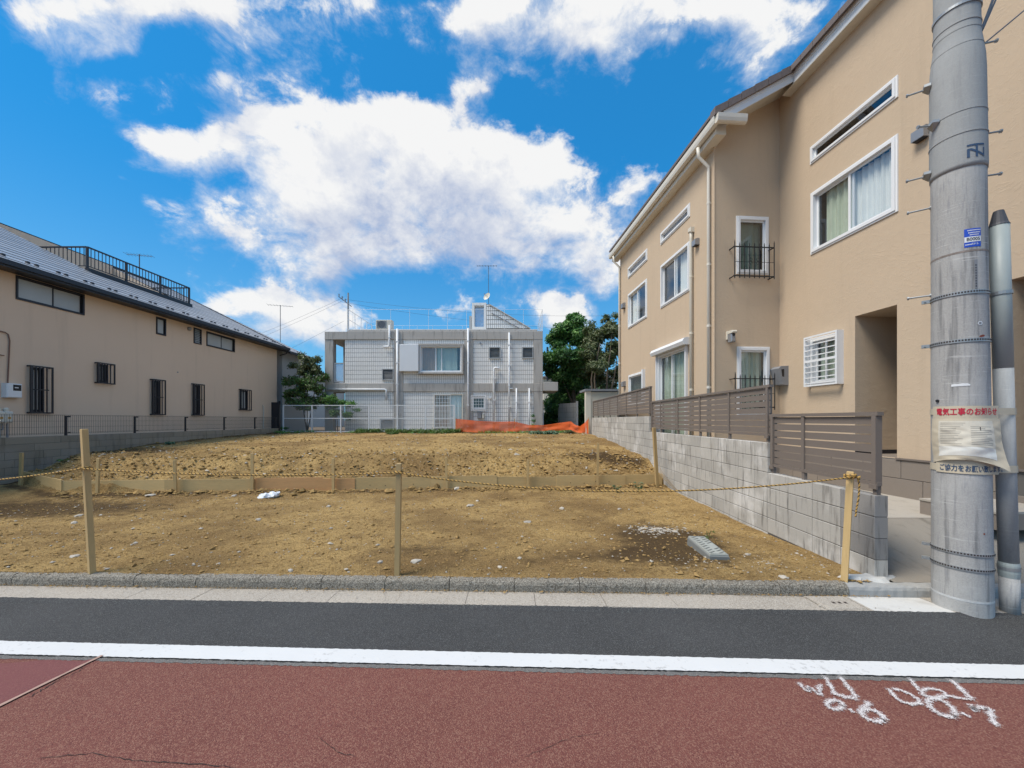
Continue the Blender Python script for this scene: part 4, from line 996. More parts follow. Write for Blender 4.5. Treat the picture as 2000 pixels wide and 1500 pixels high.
w = MB(); w.quad(TF.p(ta,1,-13), TF.p(tb,1,-13), TF.p(tb,5.8,-13), TF.p(ta,5.8,-13)); w.build('wall', 'stucco_tan', lh)
DK = dict(fm='dark_metal', fw=.04, sash_w=.03, proud=.03)
window(lh, TF, *W1, **DK, glass='frosted', sashes=[(0,.53,0),(.47,1,1)]); window(lh, TF, *W2, **DK, glass='frosted')
louver_window(lh, TF, *W3, 'dark_metal', 'frosted', 8); window(lh, TF, *W4, **DK, glass='frosted', sashes=[(0,.53,0),(.47,1,1)])
for (u0_, u1_, z0_, z1_) in G:
    wn = window(lh, TF, u0_, u1_, z0_, z1_, **DK, glass='frosted', sashes=[(0,.52,0),(.48,1,1)])
    q = MB(); bars(q, TF, u0_-.07, u1_+.16, z0_-.04, z1_+.04, .035, .09, .12)
    for a_ in (u0_-.07, u1_+.125): q.box(TF, a_, a_+.03, z0_-.04, z0_+.0, 0, .089); q.box(TF, a_, a_+.03, z1_, z1_+.04, 0, .089)
    gr = q.build('window_grille', 'dark_metal', lh)
    n = 5
    for i in range(n):
        u_ = u0_-.02+(u1_-u0_+.03)*i/(n-1); MB().box(TF, u_-.012, u_+.012, z0_-.004, z1_+.004, .095, .115).build('grille_bar', 'dark_metal', gr)
    if z1_-z0_ > 1: MB().box(TF, u0_-.034, u1_+.05, (z0_+z1_)/2-.015, (z0_+z1_)/2+.015, .116, .122).build('grille_rail', 'dark_metal', gr)
# round vent, meter box, gas meters, pipes, hole cover
q = MB(); q.tube([TF.p(tu(368.6), tz(.277), 0), TF.p(tu(368.6), tz(.277), .06), TF.p(tu(368.6), tz(.277)-.02, .10)], [.075,.075,.03], 12); q.build('vent_hood', 'grey_metal', lh, smooth=True)
q = MB(); q.disc(TF.p(tu(347), CH+(821-728)/663*13.6, 0), TF.N, .03, .015, 10); q.build('hole_cover', 'grey_metal', lh)
a_, b_ = tu(2.5), tu(33)
q = MB(); q.bevbox(TF, a_, b_, 2.17, 2.55, 0, .16, .02); mbx = q.build('meter_box', 'white_plastic', lh)
MB().box(TF, a_+.12, b_-.03, 2.36, 2.52, .155, .164).build('meter_window', 'black_iron', mbx)
MB().box(TF, a_+.15, b_-.09, 2.43, 2.455, .1645, .166).build('meter_dial', 'white_print', mbx)
mat('brown_pipe', (.20, .10, .07), .6)
q = MB(); q.tube([TF.p(tu(-60), 3.95, .03), TF.p(tu(8), 3.90, .03), TF.p(tu(14), 3.86, .03), TF.p(tu(17), 3.70, .03), TF.p(tu(13), 2.55, .03)], .014, 6); q.build('cable_conduit', 'brown_pipe', lh)
q = MB(); q.tube([TF.p(tu(-25), 3.30, .03), TF.p(tu(6), 3.28, .03)], .014, 6); q.build('cable_conduit', 'brown_pipe', lh)
for k_2, px in enumerate((11, 26)):
    u_ = tu(px)-.3
    q = MB(); q.bevbox(TF, u_-.09, u_+.09, 1.50, 1.80, .12, .30, .03); gm = q.build('gas_meter', 'offwhite', lh)
    q = MB(); q.tube([TF.p(u_, 1.80, .2), TF.p(u_, 1.86, .2), TF.p(u_, 1.90, .2)], [.05,.06,.03], 10); q.build('meter_cap', 'offwhite', gm)
    q = MB(); q.tube([TF.p(u_+.03, 1.49, .2), TF.p(u_+.03, 1.07, .2)], .022, 8); q.tube([TF.p(u_-.06, 1.49, .2), TF.p(u_-.06, 1.33, .2), TF.p(u_-.06, 1.30, .02)], .018, 8); q.build('gas_pipe', 'grey_metal', gm)
    MB().box(TF, u_-.03, u_+.03, 1.60, 1.66, .301, .303).build('meter_label', 'rope_yellow', gm)
q = MB(); q.tube([TF.p(tu(513), 1.05, .04), TF.p(tu(513.6), 2.1, .04), TF.p(tu(513.2), 2.3, .04), TF.p(tu(512.2), 2.36, .02)], .025, 7); q.build('drain_pipe', 'offwhite', lh)
# roof in stepped slate courses, left open round the roof terrace
T0, T1, TD = 14.45, 18.95, 2.98
E = .40; rf = MB(); d = 0.0
def course(d0, d1, u_a, u_b, mb):
    lo = [RF.p(u_a, tr(d0)+.002, -d0+.006), RF.p(u_b, tr(d0)+.002, -d0+.006), RF.p(u_b, tr(d1), -d1), RF.p(u_a, tr(d1), -d1)]
    hi = [RF.p(u_a, tr(d0)+.018, -d0+.006), RF.p(u_b, tr(d0)+.018, -d0+.006), RF.p(u_b, tr(d1)+.006, -d1), RF.p(u_a, tr(d1)+.006, -d1)]
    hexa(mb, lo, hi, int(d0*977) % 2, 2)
dk = MB()
for (a, b, d0, d1) in ((ta-.4, 22.15, 0, TD), (ta-.4, T0, TD, RD), (T1, 22.15, TD, RD)):
    dk.quad(RF.p(a, tr(d0)-.004, -d0), RF.p(b, tr(d0)-.004, -d0), RF.p(b, tr(d1)-.004, -d1), RF.p(a, tr(d1)-.004, -d1))
dk.quad(RF.p(ta-.4, tr(RD), -RD), RF.p(22.15, tr(RD), -RD), RF.p(22.15, TEZ, -2*RD), RF.p(ta-.4, TEZ, -2*RD))
roofL = dk.build('roof', 'dark_metal', lh)
while d < RD-.02:
    e_ = min(d+E, RD)
    if (d+e_)/2 < TD: course(d, e_, ta-.4, 22.15, rf)
    else: course(d, e_, ta-.4, T0, rf); course(d, e_, T1, 22.15, rf)
    d = e_
rf.build('slate_courses', ['slate', 'slate_b', 'slate_edge_shade'], roofL, kind='stuff')
q = MB(); q.box(RF, ta-.4, 22.15, TEZ-.11, TEZ+.02, .0, .11); q.box(RF, ta-.4, 22.15, TEZ-.16, TEZ-.111, -.05, .06); q.build('gutter', 'dark_metal', roofL)
q = MB(); q.box(RF, ta-.38, 22.1, TEZ-.14, TEZ-.09, -.45, -.002); q.build('soffit', 'dark_metal', roofL)
q = MB(); q.prism([RF.p(22.15, TEZ-.10, 0), RF.p(22.15, tr(RD)-.08, -RD), RF.p(22.15, tr(RD)+.05, -RD), RF.p(22.15, TEZ+.05, 0)], RF.U*.05); q.build('verge_board', 'dark_metal', roofL)
q = MB(); q.tube([RF.p(22.0, TEZ-.16, .02), RF.p(22.0, TEZ-.3, -.02), RF.p(21.95, TEZ-.42, -.38)], .035, 8); q.build('rain_pipe', 'dark_metal', roofL)
sg = None
for i, u_ in enumerate([9.3+.72*k for k in range(18)]):
    for j in (0, 1):
        q = MB(); uu = u_+j*.20; d0 = .52
        q.prism([RF.p(uu, tr(d0)+.02, -d0), RF.p(uu, tr(d0)+.085, -d0-.01), RF.p(uu, tr(d0)+.08, -d0-.05), RF.p(uu, tr(d0)+.04, -d0-.10)], RF.U*.07); q.build('snow_guard', 'dark_metal', roofL)
# roof terrace
tf = tr(TD)
q = MB(); q.box(RF, T0-.02, T1+.12, tf-.16, tf+.14, -TD-.12, -TD+.02); q.build('terrace_kerb', 'dark_metal', lh)
q = MB(); q.quad(RF.p(T0, tf+.02, -TD-.1), RF.p(T1, tf+.02, -TD-.1), RF.p(T1, tf+.02, -RD+.3), RF.p(T0, tf+.02, -RD+.3)); q.build('terrace_floor', 'slate', lh)
q = MB(); q.quad(RF.p(T0-4.6, tr(RD)-2.0, -RD+.12), RF.p(T1, tf, -RD+.12), RF.p(T1, tr(RD)+.02, -RD+.12), RF.p(T0-4.6, tr(RD)+.02, -RD+.12))
q.poly([RF.p(T1, tf, -TD-.12), RF.p(T1, tf, -RD+.12), RF.p(T1, tr(RD)-.05, -RD+.12)]); q.poly([RF.p(T0, tf, -TD-.12), RF.p(T0, tf, -RD+.12), RF.p(T0, tr(RD)-.05, -RD+.12)])
q.build('terrace_wall', 'stucco_tan', lh)
q = MB(); q.box(RF, ta-.4, 22.15, tr(RD)-.02, tr(RD)+.07, -RD-.1, -RD+.1); q.build('ridge_cap', 'dark_metal', roofL)
z0_, z1_ = tf+.15, tf+.95; nR = -TD-.05
q = MB(); q.box(RF, T0, T1+.03, z1_-.045, z1_, nR-.03, nR+.03); q.box(RF, T0, T1, z0_+.05, z0_+.08, nR-.012, nR+.012)
dmax = (z1_-TEZ)/TS
q.box(RF, T0-.03, T0+.03, z1_-.045, z1_-.0005, -dmax, nR-.03); q.box(RF, T0-.012, T0+.012, z0_+.05, z0_+.08, -(z0_+.05-TEZ)/TS, nR-.03)
q.box(RF, T1-.03, T1+.03, z1_-.045, z1_-.0005, -dmax, nR-.03)
rl = q.build('railing', 'dark_metal', lh)
pp = [T0, T0+1.45, T0+2.97, T1]
for u_ in pp: MB().box(RF, u_-.035, u_+.035, z0_-.01, z1_-.046, nR-.03, nR+.031).build('railing_post', 'dark_metal', rl)
for a_, b_ in zip(pp, pp[1:]):
    for i in range(1, 11):
        u_ = a_+(b_-a_)*i/11; MB().box(RF, u_-.009, u_+.009, z0_+.08, z1_-.046, nR-.009, nR+.009).build('baluster', 'dark_metal', rl)
d = TD+.17
while d < dmax-.03:
    zz = max(z0_+.06, tr(d))
    for u_ in (T0, T1): MB().box(RF, u_-.009, u_+.009, zz, z1_-.046, -d-.009, -d+.009).build('baluster', 'dark_metal', rl)
    d += .16
def yagi(par, base, h, ang, L=1.1, n=9, m='far_wire', r=.022, el=.26):
    q = MB(); b = V3(base); top = b+V3((0,0,h)); q.tube([b, top], r, 6); a = V3((math.cos(ang), math.sin(ang), .0)); s = V3((-a.y, a.x, 0))
    q.tube([top-a*L*.5-V3((0,0,.06)), top+a*L*.5-V3((0,0,.06))], r*.55, 5)
    for i in range(n):
        c = top-a*L*.5+a*L*i/(n-1)-V3((0,0,.05)); q.tube([c-s*el*(1-.3*i/n), c+s*el*(1-.3*i/n)], r*.35, 4)
    return q.build('antenna', m, par)
yagi(lh, RF.p(20.4, tr(RD)-.2, -RD), 1.45, .25, 1.15)
q = MB(); q.tube([RF.p(11.0, tr(RD), -RD-.5), RF.p(11.0, tr(RD)+2.3, -RD-.5)], .012, 5); q.build('aerial_rod', 'far_wire', lh)

# pale house behind it
ph = thing('house', (-13.9, 23.5, .9), 'pale grey two storey house with slate gable just behind the tan house', 'house')
PF = Fr((-13.72, 0, 0), (.0133, 1, 0), (0,0,1), (1, -.0133, 0)); PE = Fr((-13.25, 0, 0), (.0133, 1, 0), (0,0,1), (1, -.0133, 0))
ez2 = 5.55; t2 = lambda d: ez2+.485*d
q = MB(); q.wall(PF, 22.5, 25.0, .8, 5.6, [(23.9, 24.6, 3.1, 4.2)]); q.poly([PF.p(22.5,.8), PF.p(22.5,5.6), PF.p(22.5,t2(7.2)-.1,-6.7), PF.p(22.5,5.6,-13.4), PF.p(22.5,.8,-13.4)]); q.poly([PF.p(25,.8), PF.p(25,5.6), PF.p(25,t2(7.2)-.1,-6.7), PF.p(25,5.6,-13.4), PF.p(25,.8,-13.4)]); q.build('wall', 'pale_wall', ph)
window(ph, PF, 23.9, 24.6, 3.1, 4.2, fm='dark_metal', glass='glass_dark')
q = MB(); q.quad(PE.p(22.3,ez2-.02,0), PE.p(25.25,ez2-.02,0), PE.p(25.25,t2(7.2)-.02,-7.2), PE.p(22.3,t2(7.2)-.02,-7.2)); q.quad(PE.p(22.3,t2(7.2),-7.2), PE.p(25.25,t2(7.2),-7.2), PE.p(25.25,ez2,-14.4), PE.p(22.3,ez2,-14.4)); r2 = q.build('roof', 'dark_metal', ph)
q = MB(); d = 0
while d < 7.18:
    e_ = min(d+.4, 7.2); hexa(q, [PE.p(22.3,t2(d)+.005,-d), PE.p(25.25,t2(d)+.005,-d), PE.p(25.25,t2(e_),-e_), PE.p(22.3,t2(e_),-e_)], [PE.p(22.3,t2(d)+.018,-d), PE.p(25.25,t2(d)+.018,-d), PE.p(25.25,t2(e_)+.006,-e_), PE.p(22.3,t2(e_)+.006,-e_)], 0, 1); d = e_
q.build('slate_courses', ['slate', 'slate_edge_shade'], r2, kind='stuff')
q = MB(); q.box(PE, 22.3, 25.25, ez2-.12, ez2+.02, 0, .1); q.build('gutter', 'dark_metal', r2)
for u_ in (23.0, 23.25, 24.1, 24.35): MB().prism([PE.p(u_,t2(.5)+.02,-.5), PE.p(u_,t2(.5)+.08,-.51), PE.p(u_,t2(.5)+.04,-.6)], PE.U*.07).build('snow_guard', 'dark_metal', r2)
# dark gate in the gap and its post
gt_ = thing('side_gate', (-13.0, 21.3, .9), 'narrow dark gate in the gap beyond the tan house', 'gate')
GF = Fr((-13.35, 21.3, 0), (1,0,0), (0,0,1), (0,-1,0))
q = MB(); q.box(GF, .03, .42, .95, 2.55, -.04, 0); q.build('gate_leaf', 'dark_metal', gt_)
q = MB(); q.box(GF, .43, .50, .9, 2.62, -.06, .02); q.box(GF, -.04, .025, .9, 2.62, -.06, .02); q.build('gate_post', 'dark_metal', gt_)
# ------------------------------------------------------------------ the concrete house at the far end of the lot
YB = 22.5; KB = F/YB
BF = Fr((0, YB, 0), (1,0,0), (0,0,1), (0,-1,0))
bxx = lambda zx: (520+zx/3.125-1000)/KB          # from the enlarged crop of the photograph to metres
bzz = lambda zy: CH-(540+zy/3.125-820)/KB
ch = thing('house', (-4.6, YB, .86), 'grey concrete and white tile two storey house behind the lot', 'house')
GZ = .80
bxd = lambda zx, d: (520+zx/3.125-1000)/F*(YB+d)
bzd = lambda zy, d: CH-(540+zy/3.125-820)/F*(YB+d)
def panel(x0, x1, z0, z1, holes=()):
    """wall behind, and the tiles that hang on it"""
    MB().wall(BF, x0, x1, z0, z1, list(holes), -.06).build('wall_panel', 'grout', ch)
    V, Fq = [], []; tw, th, jw, jh = .113, .254, .015, .019
    nx = max(1, round((x1-x0)/tw)); nz = max(1, round((z1-z0)/th)); tw = (x1-x0)/nx; th = (z1-z0)/nz
    for i in range(nx):
        for j in range(nz):
            a, b, c, d = x0+i*tw+jw/2, x0+(i+1)*tw-jw/2, z0+j*th+jh/2, z0+(j+1)*th-jh/2
            um, vm = (a+b)/2, (c+d)/2
            if any(h[0]+.02 < um < h[1]-.02 and h[2]+.02 < vm < h[3]-.02 for h in holes): continue
            n1 = -.045+rnd.uniform(-.003, .003); k = len(V)
            V += [BF.p(a,c,-.059), BF.p(b,c,-.059), BF.p(b,d,-.059), BF.p(a,d,-.059), BF.p(a,c,n1), BF.p(b,c,n1), BF.p(b,d,n1), BF.p(a,d,n1)]
            Fq += [(k+4,k+5,k+6,k+7),(k,k+1,k+5,k+4),(k+1,k+2,k+6,k+5),(k+2,k+3,k+7,k+6),(k+3,k,k+4,k+7)]
    if V: bigmesh('wall_tiles', [tuple(v) for v in V], Fq, 'tile_white', ch, kind='stuff')
def rectz(x0, x1, y0, y1): return (bxx(x0), bxx(x1), bzz(y1), bzz(y0))
zr0, zr1 = bzz(385), bzz(337); zf0, zf1 = bzz(703), bzz(652)
lv = [rectz(1360,1430,430,502), rectz(1562,1630,430,500), rectz(707,778,563,635)]
bay = rectz(937,1190,420,582); sd_ = rectz(1022,1203,715,948); gw = rectz(1257,1338,733,812); vg = rectz(694,782,868,944)
panel(bxx(478), bxx(780), zf1, zr0, [lv[2]]); panel(bxx(835), bxx(1208), zf1, zr0, [bay]); panel(bxx(1262), bxx(1632), zf1, zr0, lv[:2])
panel(bxx(478), bxx(780), GZ, zf0, [vg]); panel(bxx(835), bxx(1208), GZ, zf0, [sd_]); panel(bxx(1262), bxx(1632), GZ, zf0, [gw])
def beam(name, x0, x1, z0, z1, d=.4, pr=0.):
    return MB().bevbox(BF, x0, x1, z0, z1, -d, pr, .012).build(name, 'fair_concrete', ch)
beam('column', bxx(357), bxx(408), zf1+.003, zr0-.003); beam('column', bxx(357), bxx(408), GZ, zf0-.003)
for a, b in ((780,835),(1208,1262),(1632,1688)):
    beam('column', bxx(a)+.003, bxx(b)-.003, zf1+.003, zr0-.003, .5, .02); beam('column', bxx(a)+.003, bxx(b)-.003, GZ, zf0-.003, .5, .02)
xs = [357,408,495,780,835,1208,1262,1632,1688]
for a, b in zip(xs, xs[1:]):
    beam('roof_beam', bxx(a)+.004, bxx(b)-.004, zr0, zr1 if b <= 495 else zr1+.03, 5.5, .03)
    if a != 408 or True: beam('floor_beam', bxx(a)+.004, bxx(b)-.004, zf0, zf1, 1.3 if b <= 495 else .5, .03)
beam('parapet', bxx(500), bxx(1655), zr1+.034, bzz(320), 5.2, -.12)
beam('canopy_slab', bxx(1690), bxx(1780), bzz(698), bzz(645), 2.4, .05)
# body of the house behind the front
q = MB(); q.box(BF, bxx(478), bxx(1632), GZ-.2, zr0, -7, -.52); q.build('rear_block', 'fair_concrete', ch)
MB().box(BF, bxx(360), bxx(1686), zr0+.03, zr1-.05, -7, -5.52).build('roof_slab', 'fair_concrete', ch)
q = MB(); q.box(BF, bxx(408), bxx(426), zf1, zr0, -1.7, -1.35); q.build('column', 'fair_concrete', ch)
q = MB(); q.box(BF, bxx(408), bxx(478), bzz(650)-.02, bzz(650)+.02, -1.8, -.05); q.build('balcony_floor', 'fair_concrete', ch)
q = MB(); bars(q, BF, bxx(410), bxx(474), bzz(645), bzz(526), .06, -.10, -.04); bp = q.build('balcony_panel', 'pale_wall', ch)
MB().box(BF, bxx(410)+.061, bxx(474)-.061, bzz(645)+.061, bzz(526)-.061, -.09, -.06).build('glass_block', 'poly_panel', bp)
# windows
for h in lv:
    louver_window(ch, BF, h[0], h[1], h[2], h[3], 'pale_wall', 'louver_grey', 8, .05, .03)
q = MB(); bars(q, BF, bay[0]-.06, bay[1]+.14, bay[2]-.14, bay[3]+.06, .09, -.06, .22); bw_ = q.build('bay_frame', 'fair_concrete', ch)
window(ch, BF, bay[0]+.03, bay[1]+.05, bay[2]-.05, bay[3]-.03, fm='white_metal', fw=.07, proud=.17, glass='glass', sash_w=.05, sashes=[(0,.38,0),(.34,.52,1),(.50,1,0)], curtains=[(0,.36,'curtain_brown',3),(.38,.90,'curtain_mint',2)])
q = MB(); q.bevbox(BF, bxx(822), bxx(936), bzz(582), bzz(420), .0, .30, .02); q.build('shutter_box', 'white_plastic', ch)
window(ch, BF, sd_[0], sd_[1], sd_[2]+.2, sd_[3], fm='offwhite', fw=.06, glass='glass', sashes=[(0,.55,1),(.5,1,0)], curtains=[(0,.55,'curtain_brown',3),(.55,1,'curtain_pale',3)], name='sliding_door')
def lattice_grille(x0, x1, z0, z1, nx, nz, n, m='white_metal', name='window_grille'):
    q = MB(); bars(q, BF, x0, x1, z0, z1, .03, n, n+.025); g = q.build(name, m, ch)
    for i in range(1, nx): u_ = x0+(x1-x0)*i/nx; MB().box(BF, u_-.009, u_+.009, z0+.03, z1-.03, n+.002, n+.013).build('grille_bar', m, g)
    for i in range(1, nz): z_ = z0+(z1-z0)*i/nz; MB().box(BF, x0+.03, x1-.03, z_-.009, z_+.009, n+.0135, n+.022).build('grille_bar', m, g)
lattice_grille(sd_[0]+.05, sd_[0]+1.0, sd_[2]+.25, sd_[3]-.05, 6, 8, .10)
window(ch, BF, *gw, fm='white_metal', fw=.06, glass='glass_dark'); lattice_grille(gw[0]-.06, gw[1]+.06, gw[2]-.06, gw[3]+.06, 6, 5, .12)
louver_window(ch, BF, vg[0], vg[1], vg[2], vg[3], 'pale_wall', 'louver_grey', 9, .07, .03)
a = rectz(1290,1315,825,868); MB().bevbox(BF, *a, -.05, .10, .02).build('meter_box', 'grey_box', ch)
a = rectz(1318,1331,838,866); MB().bevbox(BF, *a, -.05, .08, .02).build('switch_box', 'offwhite', ch)
q = MB(); q.disc(BF.p(bxx(1367), bzz(738), -.03), (0,-1,0), .08, .12, 12); q.build('wall_light', 'white_plastic', ch)
q = MB(); q.disc(BF.p(bxx(1307), bzz(407), -.05), (0,-1,0), .05, .06, 10); q.build('vent_cap', 'grey_metal', ch)
def wp(pts, r, m='white_plastic'):
    q = MB(); q.tube([BF.p(bxx(x), bzz(y), .10) for x, y in pts], r, 10); p_ = q.build('drain_pipe', m, ch, smooth=True)
    (x0, y0), (x1, y1) = pts[0], pts[1]
    if abs(x0-x1) < 2:
        n = int(abs(y1-y0)/120)
        for i in range(n):
            z = bzz(y0+(y1-y0)*(i+.6)/n); MB().box(BF, bxx(x0)-r-.012, bxx(x0)+r+.012, z-.025, z+.025, -.04, .10+r+.006).build('pipe_clip', m, p_)
wp([(803,322),(803,968)], .065); wp([(1233,318),(1233,968)], .055); wp([(1483,345),(1483,968)], .05)
wp([(1390,968),(1390,570),(1394,561),(1402,559),(1418,560),(1418,568)], .06); wp([(1527,683),(1527,968)], .045); wp([(1605,683),(1605,968)], .045)
wp([(383,690),(725,690),(734,693),(736,703),(736,752)], .05); wp([(755,300),(755,425),(750,430),(720,430)], .05); wp([(1483,685),(1505,685)], .035)
wp([(760,425),(782,440),(784,968)], .025, 'grey_metal')
a = rectz(1690,1701,752,808); MB().bevbox(BF, *a, -1.2, -.95, .02).build('meter_box', 'offwhite', ch)
q = MB(); q.tube([BF.p(bxx(1697), bzz(810), -1), BF.p(bxx(1699), bzz(968), -1)], .04, 8); q.build('drain_pipe', 'white_plastic', ch)
# stair head on the roof, set back from the front
bxD = lambda zx: bxd(zx, 2.5)
bzD = lambda zy: bzd(zy, 2.5)
def tiled_block(name, pts, n0, n1):
    q = MB(); q.prism([BF.p(bxD(x), bzD(y), n1) for x, y in pts], (0, n1-n0, 0)); return q.build(name, 'grout', ch)
stp = tiled_block('stair_head', [(1343,318),(1343,168),(1362,172),(1610,318)], -4.6, -2.5)
V, Fq = [], []
x = 1345
while x < 1606:
    y = 318
    while y > 172:
        y1 = max(y-26, 172 + (x-1362)*.589 if x > 1356 else 172)
        if y-y1 > 5:
            k = len(V); a, b, c, d = bxD(x+1), bxD(x+11.3), bzD(y-1.6), bzD(y1+1.2); V += [BF.p(a,c,-2.49), BF.p(b,c,-2.49), BF.p(b,d,-2.49), BF.p(a,d,-2.49), BF.p(a,c,-2.478), BF.p(b,c,-2.478), BF.p(b,d,-2.478), BF.p(a,d,-2.478)]
            Fq += [(k+4,k+5,k+6,k+7),(k,k+1,k+5,k+4),(k+1,k+2,k+6,k+5),(k+2,k+3,k+7,k+6),(k+3,k,k+4,k+7)]
        y -= 27
    x += 12.4
bigmesh('wall_tiles', [tuple(v) for v in V], Fq, 'tile_white', stp, kind='stuff')
q = MB(); bars(q, BF, bxD(1255), bxD(1343), bzD(322), bzD(160), .16, -3.2, -2.5); fr_ = q.build('stair_head_frame', 'tile_white', ch)
MB().box(BF, bxD(1255)+.161, bxD(1343)-.161, bzD(322)+.1, bzD(160)-.161, -2.9, -2.85).build('clear_panel', 'poly_panel', fr_)
q = MB(); q.tube([BF.p(bxD(1362), bzD(172), -2.44), BF.p(bxD(1612), bzD(319), -2.44)], .04, 6); q.build('stair_coping', 'fair_concrete', ch)
q = MB(); q.tube([BF.p(bxD(1375), bzD(225), -2.43), BF.p(bxD(1545), bzD(318), -2.43)], .03, 6); q.build('stair_handrail', 'grey_metal', ch)
MB().box(BF, bxD(1238), bxD(1252), bzD(322), bzD(238), -3, -2.6).build('roof_cabinet', 'pale_wall', ch)
# dish, masts, roof railings
ds = MB(); c = BF.p(bxD(1345), bzD(118), -2.6); dn = V3((-.55,-.75,.35)).normalized(); e1 = dn.orthogonal().normalized(); e2 = dn.cross(e1); R_ = .26
rings = [[c+(e1*math.cos(t)+e2*math.sin(t))*R_*r-dn*.10*(1-r*r) for t in [k*math.pi/8 for k in range(16)]] for r in (.05,.4,.75,1)]
ds.add([p for r in rings for p in r], [(i*16+k, i*16+(k+1)%16, (i+1)*16+(k+1)%16, (i+1)*16+k) for i in range(3) for k in range(16)]+[tuple(range(16))])
ds = ds.build('satellite_dish', 'offwhite', ch, smooth=True)
MB().tube([c-dn*.09-e2*.2, c+dn*.26], .012, 5).box(Fr(c+dn*.26), -.03, .03, -.03, .03, -.03, .03).build('feed_arm', 'grey_metal', ds)
q = MB(); q.tube([BF.p(bxD(1356), bzD(170), -2.7), BF.p(bxD(1356), bzD(-70), -2.7)], .018, 5); q.build('mast', 'far_wire', ch)
q = MB(); t_ = BF.p(bxD(1356), bzD(-72), -2.7); q.tube([t_-V3((.75,0,0)), t_+V3((.55,0,0))], .014, 5)
for i in range(8): q.tube([t_+V3((-.75+.18*i,-.12,0)), t_+V3((-.75+.18*i,.12,0))], .01, 4)
q.build('antenna', 'far_wire', ch)
def rail_line(pts, zt, zb, npost, m='white_metal', r=.014, mids=1):
    q = MB(); A_, B_ = V3(pts[0]), V3(pts[1])
    for k in range(mids+2): z = zb+(zt-zb)*k/(mids+1); q.tube([V3((A_.x,A_.y,z+A_.z)), V3((B_.x,B_.y,z+B_.z))], r, 5)
    for i in range(npost+1):
        p = A_+(B_-A_)*i/npost; q.tube([V3((p.x,p.y,p.z-.1)), V3((p.x,p.y,zt+p.z))], r*1.2, 5)
    return q.build('roof_railing', m, ch)
zr = bzz(322)
zt3 = bzz(192)-zr
rail_line([(bxx(487), YB+.3, zr), (bxx(487), YB+4.2, zr)], zt3, .08, 4, r=.018)
rail_line([(bxx(515), YB+.31, zr), (bxx(1688), YB+.31, zr)], zt3, .06, 10, r=.007, mids=0)
rail_line([(bxx(1688), YB+.3, zr), (bxx(1688), YB+4.2, zr)], zt3, .08, 4, r=.012)
rail_line([(bxx(487), YB+4.2, zr), (bxx(1688), YB+4.2, zr)], zt3, .08, 11, r=.006, mids=0)
for x in (889, 895): pass
q = MB(); q.tube([BF.p(bxx(893), bzz(322), -1), BF.p(bxx(893), bzz(308), -1)], .06, 8); q.build('roof_vent', 'brown_pipe', ch)
# condenser standing on the roof
ac = thing('air_conditioner', BF.p(bxx(698), bzz(320), -.9), 'cream air conditioner condenser standing on the roof of the concrete house', 'air conditioner')
AF = Fr(BF.p(bxx(648), bzz(314), -.55)); q = MB(); q.bevbox(AF, 0, .95, .06, .62, -.42, 0, .02); q.build('body', 'offwhite', ac)
q = MB()
for i in range(15): q.box(AF, .06+.04*i, .072+.04*i, .12, .56, .001, .012)
for i in range(11): q.box(AF, .05, .64, .13+.042*i, .14+.042*i, .0125, .02)
q.build('fan_guard', 'grey_metal', ac); MB().disc(AF.p(.35,.34,-.004), (0,-1,0), .22, .0045, 20).build('fan_opening', 'interior', ac)
q = MB(); q.box(AF, .1, .2, -.10, .059, -.4, -.02); q.box(AF, .75, .85, -.10, .059, -.4, -.02); q.build('foot', 'dark_metal', ac)

# ------------------------------------------------------------------ far fences, net, gate panels
YF = 20.9; fx = lambda zx: (520+zx/3.125-1000)/F*YF; fz = lambda zy: CH-(540+zy/3.125-820)/F*YF
wf = thing('mesh_fence', (fx(105), YF, .88), 'white framed wire mesh fence across the far end of the lot', 'fence')
NF = Fr((0, YF, 0)); zt_, zm_, zb_ = fz(784), fz(866), fz(949); px_ = [105,280,455,627,800,972,1147]
for a in px_: MB().box(NF, fx(a)-.028, fx(a)+.028, .75, zt_, -.028, .028).build('post', 'white_metal', wf)
for a, b in zip(px_, px_[1:]):
    q = MB()
    for z in (zt_-.025, zm_, zb_+.02): q.box(NF, fx(a)+.03, fx(b)-.03, z-.02, z+.02, -.018, .018)
    q.build('rail', 'white_metal', wf)
    q = MB(); n = 30; w_ = .0032
    for i in range(1, n): u_ = fx(a)+(fx(b)-fx(a))*i/n; q.box(NF, u_-w_, u_+w_, zb_, zt_, -.003, .003)
    for i in range(1, 24): z = zb_+(zt_-zb_)*i/24; q.box(NF, fx(a), fx(b), z-w_, z+w_, .0035, .009)
    q.build('mesh_panel', 'grey_metal' if a < 627 else 'white_metal', wf)
